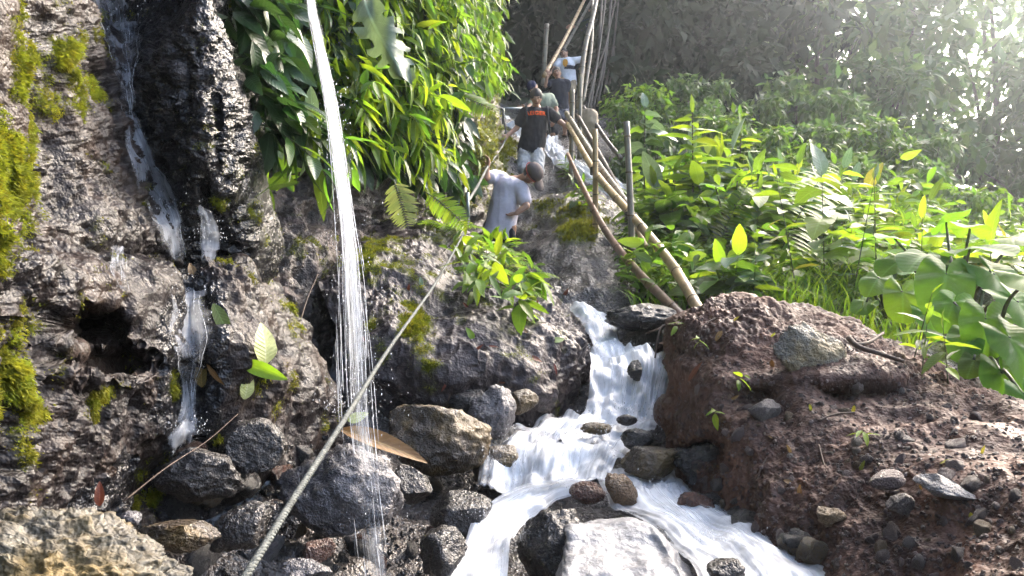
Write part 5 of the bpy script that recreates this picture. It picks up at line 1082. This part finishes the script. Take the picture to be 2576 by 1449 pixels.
# compound leaved plants near the soaked column
for i, (x, y, s, m) in enumerate(((700, 345, 1.0, 'lf_grey'), (675, 490, 1.0, 'lf_mid'), (680, 140, .9, 'lf_grey'), (610, 25, 1.0, 'lf_dark'), (650, 190, .5, 'lf_bright'), (725, 450, .7, 'lf_mid'), (735, 130, .7, 'lf_dark'), (800, 320, .9, 'lf_grey'), (735, 470, .5, 'lf_bright'), (760, 60, .7, 'lf_dark'))):
    b = PV(x, y, 4.9 if x < 720 else 5.3); h = ray(x, y); src = (h[0] if h else b) ; root = empty('compound_leaf_plant', src)
    lab = ['grey green compound leaf beside the column edge, halfway up', 'glossy dark compound leaf low beside the column', 'grey green compound leaf high beside the column', 'dark compound leaf at the top beside the column', 'small bright compound leaf beside the column', 'dull green compound leaf low behind the jet', 'small dark compound leaf behind the jet top', 'broad greyish compound leaf touching the jet', 'small bright leaf spray low behind the jet', 'dark leaf fan at the top behind the jet'][i]
    tag(root, lab, 'plant', 'compound leaved plants by the column'); tipp = Vector(b) - src + Vector((0, -.12, .03)); S = spline([(0, 0, 0), tuple(tipp * .5 + Vector((0, 0, .08))), tuple(tipp)], 10); V, F = tube(S, .004, 5); link('stem', mesh('stem', V, F, M['stem']), root)
    nl = 4 if s > .6 else 3
    for j in range(nl):
        a = -2.3 + j * 1.25 + random.gauss(0, .12); d = Vector((math.cos(a - .0), -.45, math.sin(a) * .9)); l = .2 * s * random.uniform(.85, 1.15); B = basis(d, Vector((0, -1, .6)))
        link('leaf', leaf_variant('ovate', m), root, Matrix.Translation(tipp) @ B.to_4x4() @ Matrix.Diagonal((l * 1.15, l, l, 1)))
# big torn grey green leaf hanging from the bank
base = PV(925, 15, 5.2); root = empty('torn_leaf_plant', base); tag(root, 'huge torn grey green leaf hanging from the upper bank', 'plant')
n, m_ = 22, 6; rg = np.random.default_rng(5); V = []
for i in range(n + 1):
    t = i / n; w = .13 * math.sin(math.pi * (.08 + .9 * t)) ** .6
    for j in range(-m_, m_ + 1):
        u = j / m_; V.append((u * w * (1 + .12 * math.sin(t * 40 + 3 * u)) + .28 * t ** 1.3, -.12 + .05 * math.sin(7 * t + 3 * u) + .06 * abs(u), -.52 * t + .05 * u * (1 - t) + .012 * math.sin(33 * t) * abs(u)))
F = [f for i, f in enumerate(gridf(n + 1, 2 * m_ + 1).tolist()) if not ((i // 12) in (5, 9, 10, 14, 17) and (i % 12 < 3 or (i % 12 > 9 and i // 12 != 9)))]
uvq = np.array([(((j - m_) / m_) * .5, i / n) for i in range(n + 1) for j in range(2 * m_ + 1)])
link('leaf', mesh('leaf', np.array(V), F, M['lf_grey'], True, uvq), root)
V, F = tube(spline([(.02, .45, .35), (0, .1, .2), (0, -.1, 0)], 8), .01, 6); link('stem', mesh('stem', V, F, M['stem']), root)
# vine twig reaching out from the bank edge
shoot('vine', 'vine twig with heart leaves reaching out toward the climbers', 'vine', None, PV(1205, 130, 8.2), (.9, -.2, -.25), .36, .8, 7, ['ovate2'], ['lf_mid', 'lf_bright'], .11, .006, .1, .3, .5, .8, seed=5)
# ferns: fronds are parts, leaflets of the big ones are sub-parts
def frond_pts(length, d0, droop, n=24): return curve_pts((0, 0, 0), d0, length, droop, n)
def frond(parent, b, length, d0, droop, mat, npair=18, wid=.28, own=False, sag=UP, up=UP, tip_up=.35):
    C = frond_pts(length, d0, droop, 24); S = np.array([c[:] for c in C]); V, F = tube(S, np.linspace(.004, .0012, 24) * max(1, length * 1.2), 5)
    o = link('frond', None, parent) if False else None; pin = []
    fo = link('frond', mesh('frond', V, F, M['stem']), parent); fo.location = Vector(b)
    V0 = np.empty(len(LM['pinna'].vertices) * 3, np.float32); LM['pinna'].vertices.foreach_get('co', V0); V0 = V0.reshape(-1, 3); F0 = np.array([p.vertices[:] for p in LM['pinna'].polygons]); Vs = []
    for k in range(npair):
        t = .12 + .86 * k / npair; f = t * 22.9; i = int(f); p = C[i].lerp(C[i + 1], f - i); T = (C[i + 1] - C[i]).normalized(); sd = T.cross(up).normalized()
        l = wid * length * (math.sin(math.pi * (.12 + .86 * t)) ** .7) * random.uniform(.9, 1.1)
        for s in (-1, 1):
            d = (sd * s + T * tip_up - UP * .12 + Vector((0, 0, random.gauss(0, .06)))).normalized(); B = basis(d, up); Mx = Matrix.Translation(p) @ B.to_4x4() @ Matrix.Diagonal((l, l, l, 1))
            if own: link('leaflet', leaf_variant('pinna', mat), fo, Mx)
            else: A = np.array(Mx); Vs.append(V0 @ A[:3, :3].T + A[:3, 3])
    if not own:
        m = len(V0); Fa = (F0[None] + (np.arange(len(Vs)) * m)[:, None, None]).reshape(-1, F0.shape[1]); rn = np.repeat(rng.uniform(0, .3, len(Vs)), m)
        link('leaflets', mesh('leaflets', np.concatenate(Vs), Fa, M[mat], True, None, {'rnd': rn}), fo)
    return fo
LM['pinna'] = leaf_mesh('pinna', lance(.085), 4, 1, .2, .25)
def fern(label, b, nf, length, mat, lean=(0, 0, 0), own=False, droop=1.2, up0=1.0, grp='ferns', wid=.26, npair=18):
    root = empty('fern', Vector(b)); tag(root, label, 'fern', grp); a0 = random.uniform(0, 6)
    for i in range(nf):
        a = a0 + i * 6.283 / nf + random.gauss(0, .2); d = Vector((math.cos(a), math.sin(a), up0)) + Vector(lean); frond(root, (0, 0, 0), length * random.uniform(.75, 1.15), d, droop / length * .9, mat, npair, wid, own)
    return root
# single big fronds
r_ = empty('fern', PV(1960, 640, 7.1)); tag(r_, 'fern with one tall bright frond standing over the shrubs', 'fern', 'ferns'); frond(r_, (0, 0, 0), .95, (.45, -.1, 1), .25, 'fern', 24, .32, True, up=Vector((.1, -.6, 1)), tip_up=.25)
r_ = empty('fern', PV(1800, 640, 7.2)); tag(r_, 'fern frond arching beside the tall bright frond', 'fern', 'ferns'); frond(r_, (0, 0, 0), .7, (.3, -.2, 1), .7, 'fern', 20, .34, True, up=Vector((-.2, -.6, 1)))
r_ = empty('fern', PV(990, 450, 5.7)); tag(r_, 'pale fern frond hanging above the boulder outcrop', 'fern', 'ferns'); frond(r_, (0, 0, 0), .43, (.25, -.35, -.6), .7, 'fernpale', 18, .3, True, up=Vector((.1, -1, .1)))
r_ = empty('fern', PV(1065, 480, 5.7)); tag(r_, 'thin fern frond trailing right of the pale frond', 'fern', 'ferns'); frond(r_, (0, 0, 0), .5, (.6, -.35, -.35), .9, 'fern', 20, .22, True, up=Vector((.1, -1, .3)))
r_ = empty('fern', PV(1095, 235, 7.0)); tag(r_, 'long bright fern frond sweeping off the bank edge', 'fern', 'ferns'); frond(r_, (0, 0, 0), .62, (1, -.3, -.1), .8, 'fern', 22, .26, True, up=Vector((.1, -.8, .7)))
r_ = empty('fern', PV(1075, 175, 6.9)); tag(r_, 'small bright fern tuft high on the bank', 'fern', 'ferns')
for d in ((-.3, -.3, .6), (.5, -.3, .2), (0, -.4, -.7)): frond(r_, (0, 0, 0), .3, d, .8, 'fern', 12, .34, False, up=Vector((0, -1, .3)))
fn = 0
for x, y, d, L_, nf in ((1130, 580, 6.3, .36, 6), (1205, 635, 6.2, .32, 7), (1265, 670, 6.1, .32, 7), (1310, 700, 5.9, .34, 6), (1215, 690, 5.6, .3, 5), (1290, 740, 5.6, .28, 5), (1090, 540, 6.4, .36, 5), (1240, 650, 6.0, .3, 6)):
    h = ray(x, y); fern('%s small fern on the outcrop crest counting from the pipe stake' % ['first', 'third', 'fifth', 'sixth', 'seventh', 'last', 'second', 'fourth'][fn], h[0], nf, L_, 'fern', (.1, -.35, .1), False, 1.6, .7, 'ferns on the outcrop crest'); fn += 1
k = 0
for i in range(17):
    x = random.uniform(1110, 1345); y = 615 + (x - 1110) * .62 + random.uniform(-10, 85); h = ray(x, y)
    if not h or h[0].y > 9: continue
    shoot('leafy_weed', 'green leafy weed spilling over the outcrop crest', 'plant', 'weeds on the outcrop crest', h[0] - h[1] * .03, h[1] * .6 + Vector((.3, -.3, .5)), random.uniform(.18, .4), 2.0, 7, OO + ['lance2'], ['lf_bright', 'lf_mid'], .13, .003, .15, .5, .4, seed=200 + i)
shoot('hanging_broadleaf', 'broad glossy leaf cluster hanging on the outcrop near the chute', 'plant', None, ray(1320, 690)[0], (.3, -.5, .2), .25, 3.5, 5, ['ovate3', 'lance2'], ['lf_bright', 'lf_taro'], .26, .004, .3, .6, 1.3, .5, seed=77)
for i in range(7):
    x = 1215 + i * 13; b = Vector(P(x, 672, 7.0)); shoot('leafy_weed', '%s leafy stem in front of the grey tee man, counting from the stake' % ['first', 'second', 'third', 'fourth', 'fifth', 'sixth', 'seventh'][i], 'plant', 'weeds on the outcrop crest', b, (random.gauss(0, .15), -.1, 1), random.uniform(.16, .26), .4, 9, OO + ['lance2'], ['lf_bright', 'lf_mid'], .15, .003, .2, .4, .3, seed=240 + i)
for i in range(10):
    x, y = random.uniform(1390, 1500), random.uniform(440, 560); h = ray(x, y)
    if h: shoot('leafy_weed', 'small weed beside the middle bamboo posts', 'plant', 'weeds by the posts', h[0], (random.gauss(0, .3), -.2, 1), .3, .6, 7, OO, ['lf_mid', 'lf_bright'], .13, .003, .2, .3, .3, seed=260 + i)

# ------------------------------------------------------------------ far bank: shrubs, taro, ferns, grass
def bank_pt(x, d):
    X0 = (x - 1288) / FP * d; return Vector((X0, d, gzp(X0, d) - .05))
b = bank_pt(1745, 8.2)
shoot('tall_shrub', 'tallest bright shrub with tiers of long leaves behind the grey post', 'shrub', None, b, (-.02, -.05, 1), PV(1745, 285, 8.2).z - b.z, .02, 44, ['lance2', 'ovate3'], ['lf_bright'], .34, .013, .3, .35, .25, 1.0, seed=1, stem='bark')
b = bank_pt(1850, 8.6)
shoot('tall_shrub', 'second tall bright shrub right of the tallest one', 'shrub', None, b, (.03, -.05, 1), PV(1850, 340, 8.6).z - b.z, .02, 34, ['lance2', 'ovate3'], ['lf_bright'], .3, .012, .35, .35, .25, 1.0, seed=2, stem='bark')
b = bank_pt(1620, 9.6)
shoot('tall_shrub', 'grey leaved shrub behind the top of the grey post', 'shrub', None, b, (.0, -.05, 1), PV(1640, 270, 9.6).z - b.z, .02, 20, ['ovate2'], ['lf_grey', 'lf_mid'], .3, .012, .45, .35, .3, 1.0, seed=3, stem='bark')
k = 0
for i in range(118):
    x = random.uniform(1600, 2540); d = random.uniform(5.7, 10.5); 
    if x < 1800 and d < 7.6: d += 2.2
    if i >= 92: x = random.uniform(1640, 2150); d = random.uniform(7.4, 9.2)
    yt = np.interp(x, [1560, 1650, 1750, 1900, 2050, 2200, 2350, 2576], [560, 470, 430, 420, 470, 520, 590, 600]) + random.uniform(-70, 190 if i < 92 else 60) * (1 if d > 7.5 else 1.3)
    b = bank_pt(x, d); hgt = PV(x, yt, d).z - b.z
    if hgt < .2: hgt = random.uniform(.2, .45)
    if hgt > 1.9: hgt = 1.9
    fr = 'by the mud bank' if d < 7 else 'mid thicket' if d < 8.8 else 'back of thicket'
    wh = 'behind the bamboo posts' if x < 1750 else 'around the tall fern frond' if x < 2080 else 'beside the taro'
    big = random.random() < .42 or i >= 92
    shoot('leafy_shrub', '%s leaved green shrub %s, %s' % ('broad' if big else 'small', wh, fr), 'shrub', 'bright shrubs on the far bank', b, (random.gauss(0, .15), random.gauss(-.05, .1), 1), hgt, .12, 13, OO if big else ['ovate', 'ovate3', 'lance2'], ['lf_bright', 'lf_bright', 'lf_bright', 'lf_mid', 'lf_mid', 'lf_grey'] if i % 9 else ['lf_bright', 'lf_bright', 'lf_yellow'], .36 if big else random.uniform(.15, .24), .006, .25, .35, .25, seed=400 + i)
k = 0
for i in range(26):
    x = random.uniform(1640, 2300); d = random.uniform(5.8, 8); b = bank_pt(x, d)
    fern('%s fern among the shrubs %s' % ('low' if d < 6.8 else 'taller', 'behind the bamboo rails' if x < 1800 else 'under the tall frond' if x < 2050 else 'near the taro'), b, 6, random.uniform(.35, .65), 'fern', (0, -.2, 0), False, 1.1, 1.3, 'ferns on the far bank', .3, 16)
# taro
def taro(label, b, leaves):
    root = empty('taro_plant', b); tag(root, label, 'plant', 'taro plants beside the mud bank')
    for x, y, d, s, dx, tl in leaves:
        tip = PV(x, y, d) - Vector(b); S = spline([(0, 0, 0), tuple(tip * .5 + Vector((0, .06, .12))), tuple(tip)], 12); V, F = tube(S, np.linspace(.014, .007, 12), 6); pe = link('petiole', mesh('petiole', V, F, M['stem']), root)
        dr = Vector((dx, -.55, tl)); up = Vector((dx * .3, -.5 + tl * .3, 1)); B = basis(dr, up); link('leaf', leaf_variant('taro%d' % random.randrange(3), 'lf_taro'), pe, Matrix.Translation(tip) @ B.to_4x4() @ Matrix.Diagonal((s * .86, s * 1.0, s * 1.0, 1)))
taro('big taro with broad heart leaves at the far end of mud bank', P(2440, 900, 4.6), [(2440, 575, 4.7, .24, -.3, .2), (2560, 600, 4.6, .30, .5, -.1), (2440, 625, 4.4, .30, .2, .1), (2330, 640, 4.5, .26, -.6, -.1), (2270, 655, 4.8, .24, -.8, -.15), (2500, 690, 4.2, .32, .4, -.6), (2380, 690, 4.2, .30, -.4, -.7), (2560, 760, 3.9, .3, .5, -.7), (2250, 600, 4.9, .2, -.5, .2), (2380, 560, 5.0, .2, .2, .5)])
taro('drooping taro with dark leaves low by the mud bank', P(2500, 1000, 3.75), [(2430, 845, 3.8, .17, -.4, -.5), (2520, 940, 3.6, .22, .15, -1.3), (2450, 905, 3.7, .12, -.6, -.6), (2540, 850, 3.6, .26, .4, -.8), (2590, 700, 3.7, .3, .2, -.3), (2480, 800, 3.8, .24, -.3, -.8), (2580, 1000, 3.4, .2, .2, -1.2), (2400, 760, 4.0, .2, -.6, -.7)])
taro('taro clump farther back among the shrubs', P(2230, 800, 5.2), [(2210, 700, 5.2, .2, -.6, -.4), (2270, 735, 5.0, .24, -.2, -.7), (2330, 790, 4.9, .2, .3, -.8), (2180, 760, 5.2, .16, -.7, -.3), (2290, 680, 5.3, .22, .4, 0)])
taro('single round taro leaf among shrubs near the grey post', bank_pt(1715, 7), [(1715, 600, 6.9, .17, -.2, -.9), (1690, 655, 7.0, .13, .3, -.8)])
taro('pair of upright taro leaves above the shrubs', bank_pt(1850, 7.3), [(1855, 455, 7.3, .22, .7, .7), (1800, 470, 7.3, .2, -.7, .3), (1720, 400, 8.4, .16, .3, .5)])
for i, (x, y, d) in enumerate(((2320, 930, 3.75), (2385, 965, 3.55), (2300, 900, 4.0))):
    h = ray(x, y); shoot('seedling', ['thin seedling rooted in the upper mud bank', 'yellowing seedling beside the low taro', 'tall thin weed at mud bank crest'][i], 'plant', None, h[0], (random.gauss(0, .2), -.2, 1), .22 + .05 * i, .6, 6, ['ovate3', 'lance2'], ['lf_mid', 'lf_bright'], .11, .003, .2, .4, .5, seed=500 + i)
for i, (x, y) in enumerate(((1845, 965), (1800, 1050), (1700, 830), (1760, 870), (2190, 1100))):
    h = ray(x, y); shoot('seedling', ['sprig with bright leaves on the mud bank shoulder', 'sprig low on the mud bank shoulder', 'sprig among roots at the stream ledge', 'tiny sprig on the mud bank top', 'tiny sprig halfway down the mud bank'][i], 'plant', None, h[0], (random.gauss(0, .4), -.6, .5), .09, 2, 4, ['ovate'], ['lf_bright'], .05, .0015, .3, .4, .4, seed=520 + i)
# grass and ground cover
def blades(label, n, sampler, ln, mat, w=.012):
    Pn = sampler(n); n = len(Pn); a = rng.uniform(0, 6.28, n); d = np.stack((np.cos(a) * .5, np.sin(a) * .5, np.ones(n)), -1); s = np.stack((-np.sin(a), np.cos(a), np.zeros(n)), -1); l = (ln * rng.uniform(.5, 1.3, n))[:, None]
    mid = Pn + d * l * .55; tip = Pn + d * l * .9 + np.stack((np.cos(a), np.sin(a), -.3 * np.ones(n)), -1) * l * .35
    V = np.stack((Pn - s * w, Pn + s * w, mid - s * w * .8, mid + s * w * .8, tip), 1).reshape(-1, 3); o = np.arange(n)[:, None] * 5; F = np.concatenate((o + [0, 1, 3], o + [0, 3, 2], o + [2, 3, 4]))
    tag(link('grass', mesh('grass', V, F, M[mat], True, None, {'rnd': np.repeat(rng.uniform(0, 1, n), 5)})), label, 'grass', None, 'stuff')
def gs(x0, x1, d0, d1):
    def f(n):
        d = rng.uniform(d0, d1, n); x = rng.uniform(x0, x1, n); Xw = (x - 1288) / FP * d; return np.stack((Xw, d, gz(Xw, d) - .02), -1)
    return f
blades('bright grass fringe behind the mud bank crest', 1500, gs(1880, 2320, 4.9, 6.4), .3, 'lf_bright', .006)
blades('ground grass under the far bank shrubs', 5000, gs(1600, 2700, 5.8, 11), .3, 'lf_mid', .009)
def gcover(x0, x1, d0, d1, hmax):
    def f(n):
        Pn = gs(x0, x1, d0, d1)(n); Pn[:, 2] += rng.uniform(0, 1, n) * hmax * np.clip(.75 + 1.1 * fbm(np.stack((Pn[:, 0], Pn[:, 1], Pn[:, 0] * 0), -1) * 1.6, 2, 90), .1, 2); D = rng.normal(0, 1, (n, 3)); D[:, 2] = D[:, 2] * .3 - .1; return Pn, D
    return f
stuff('undergrowth', 'leafy ground cover under the far bank shrubs', 'undergrowth', leaf_mass('u', '', '', '', 5500, gcover(1590, 2700, 6, 11, .6), .15, 'mini', 'lf_mid'))
stuff('undergrowth', 'low weeds at the foot of the bamboo posts', 'undergrowth', leaf_mass('u', '', '', '', 1500, gcover(1560, 1760, 6.3, 8, .25), .08, 'mini', 'lf_mid'))
# ------------------------------------------------------------------ bushes and trees behind
def blob_sampler(cs, rads, shell=.5, drp=.4):
    cs = np.array(cs, float); rads = np.array(rads, float)
    def f(n):
        w = rads ** 2; i = rng.choice(len(cs), n, p=w / w.sum()); d = rng.normal(0, 1, (n, 3)); d /= np.linalg.norm(d, axis=1, keepdims=True); r = rads[i] * (rng.uniform(0, 1, n) ** shell)
        return cs[i] + d * r[:, None] * np.array((1, 1, .8)), d * .6 + rng.normal(0, .6, (n, 3)) + np.array((0, 0, -drp))
    return f
def crown_cs(h, r, n, seed, low=.25):
    rg = np.random.default_rng(seed); cs, rs, limbs = [], [], []
    for i in range(n):
        t = rg.uniform(low, 1); a = rg.uniform(0, 6.28); q = r * math.sin(math.pi * (.15 + .8 * (t - low) / (1 - low))) ** .7 * rg.uniform(.2, 1); cs.append((q * math.cos(a), q * math.sin(a), h * t)); rs.append(r * rg.uniform(.16, .34))
    return cs, rs
def tree_data(h, r, n, nleaf, llen, lm, mat, seed, low=.25, trunk=.1):
    cs, rs = crown_cs(h, r, n, seed, low); me = leaf_mass('crown', '', '', '', nleaf, blob_sampler(cs, rs), llen, lm, mat)
    rg = np.random.default_rng(seed + 1); parts = [tube(spline([(0, 0, -.3), (rg.normal(0, .03) * h, rg.normal(0, .03) * h, h * .45), (rg.normal(0, .04) * h, 0, h * .92)], 16), np.linspace(trunk, trunk * .2, 16), 8)]
    for c in cs[:10]:
        z0 = c[2] * rg.uniform(.45, .75); parts.append(tube(spline([(0, 0, z0), (c[0] * .5, c[1] * .5, (z0 + c[2]) / 2 + .05 * h), c], 8), np.linspace(trunk * .35, trunk * .06, 8), 5))
    V, F = cat(parts); return me, mesh('trunk', V, F, M['bark'])
def plant_tree(name, label, cat_, grp, data, loc, s, rz):
    root = empty(name, loc); root.rotation_euler = (0, 0, rz); root.scale = (s, s, s); tag(root, label, cat_, grp); link('crown' if 'tree' in name else 'foliage', data[0], root); link('trunk' if 'tree' in name else 'stem', data[1], root); return root
bush = [tree_data(2.2, 1.0, 22, 1500, .17, 'mini', m, 600 + i, .12, .03) for i, m in enumerate(('lf_far', 'lf_far', 'lf_mid'))]
k = 0
ords = 'first second third fourth fifth sixth seventh eighth ninth tenth eleventh twelfth thirteenth fourteenth fifteenth sixteenth seventeenth eighteenth nineteenth twentieth twenty-first twenty-second'.split()
spots = sorted([(1570, 330, 13), (1600, 215, 14.5), (1650, 320, 12), (1690, 190, 15), (1740, 260, 13), (1800, 190, 15.5), (1830, 290, 12.2), (1900, 250, 14), (1960, 320, 11.5), (2000, 200, 15), (2060, 300, 12.5), (2110, 230, 14.5), (2160, 390, 11), (2220, 300, 13.5), (2290, 420, 11.5), (2350, 330, 13), (2430, 470, 12), (1560, 420, 12.5), (1700, 400, 11), (2080, 420, 10.5), (1900, 400, 10.8)])
for x, yt, d in spots:
    X0 = (x - 1288) / FP * d; top = PV(x, yt, d).z; g0 = gzp(X0, d); s = min(2.4, max(.75, (top - g0) / 2.3)); plant_tree('bush', 'dull green bush on the slope behind, %s along from the bamboo clump' % ords[k], 'bush', 'bushes behind the far bank', bush[k % 3], (X0, d, top - 2.25 * s), s, random.uniform(0, 6)); k += 1
tr = [tree_data(9, 3.2, 60, 2700, .42, 'tiny', 'lf_far', 700, .2, .16), tree_data(9, 2.8, 42, 2200, .40, 'tiny', 'lf_far', 701, .1, .14)]
fr = [tree_data(10, 3.6, 60, 5200, .46, 'tiny', 'lf_forest_shade', 710, .1, .2)]
tl = ['airy tree whose crown fades into the bright sky corner', 'airy tree left of the bright sky corner', 'leafy tree above the bush slope', 'tree over the far end of the thicket', 'hazy tree at the picture edge behind the taro', 'hazy tree between the dark forest and sky gaps', 'low round tree behind the shrubs']
for i, (x, yt, d, s, v) in enumerate(((2480, -150, 21, 1.05, 0), (2300, -120, 22, 1.1, 1), (2080, -80, 21, 1.0, 0), (2230, 130, 18, .75, 1), (2640, 120, 19, .8, 0), (1950, -150, 23, 1.1, 1), (2100, 240, 17, .62, 0))):
    X0 = (x - 1288) / FP * d; plant_tree('tree', tl[i], 'tree', 'trees behind the far bank', tr[v], (X0, d, PV(x, yt, d).z - 9 * s), s, random.uniform(0, 6))
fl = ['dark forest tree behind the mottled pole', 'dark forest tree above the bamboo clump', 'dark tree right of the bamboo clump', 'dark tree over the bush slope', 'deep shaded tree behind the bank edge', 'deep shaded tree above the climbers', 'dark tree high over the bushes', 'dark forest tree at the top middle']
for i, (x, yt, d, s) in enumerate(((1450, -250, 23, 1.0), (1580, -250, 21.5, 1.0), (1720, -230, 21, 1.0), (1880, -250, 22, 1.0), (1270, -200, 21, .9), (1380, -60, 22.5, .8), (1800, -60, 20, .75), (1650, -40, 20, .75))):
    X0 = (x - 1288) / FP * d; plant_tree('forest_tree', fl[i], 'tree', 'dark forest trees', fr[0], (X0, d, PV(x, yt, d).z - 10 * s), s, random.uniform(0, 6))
# ------------------------------------------------------------------ haze volume added to stand in for lens glare
def haze(density, g):
    m, nt, N, L = newmat('haze'); v = N('VolumePrincipled'); v.inputs['Color'].default_value = (.8, .9, 1, 1); v.inputs['Density'].default_value = density; v.inputs['Anisotropy'].default_value = g
    o = N('OutputMaterial'); L(v.outputs[0], o.inputs['Volume'])
    lo, hi = np.array((-305, -205, -4.)), np.array((305, 405, 34.)); V = np.array([(x, y, z) for x in (0, 1) for y in (0, 1) for z in (0, 1)]) * (hi - lo) + lo
    h = link('haze', mesh('haze', V, np.array([(0, 1, 3, 2), (4, 6, 7, 5), (0, 4, 5, 1), (2, 3, 7, 6), (0, 2, 6, 4), (1, 5, 7, 3)]), m, False)); tag(h, 'pale haze volume added for lens glare', 'haze', None, 'stuff')
haze(0.0034, 0.85)

# ------------------------------------------------------------------ tell look-alikes apart by their order across the view
ORD = ords + 'twenty-third twenty-fourth twenty-fifth twenty-sixth twenty-seventh twenty-eighth twenty-ninth thirtieth'.split()
bpy.context.view_layer.update(); same = {}
for o in scene.objects:
    if o.parent is None and o.get('label') and o.get('group'): same.setdefault(o['label'], []).append(o)
for lab, os_ in same.items():
    if 1 < len(os_) <= 30 and len(lab.split()) <= 13:
        os_.sort(key=lambda o: o.location.x / max(.1, o.location.y))
        for i, o in enumerate(os_): o['label'] = '%s, %s from left' % (lab, ORD[i])
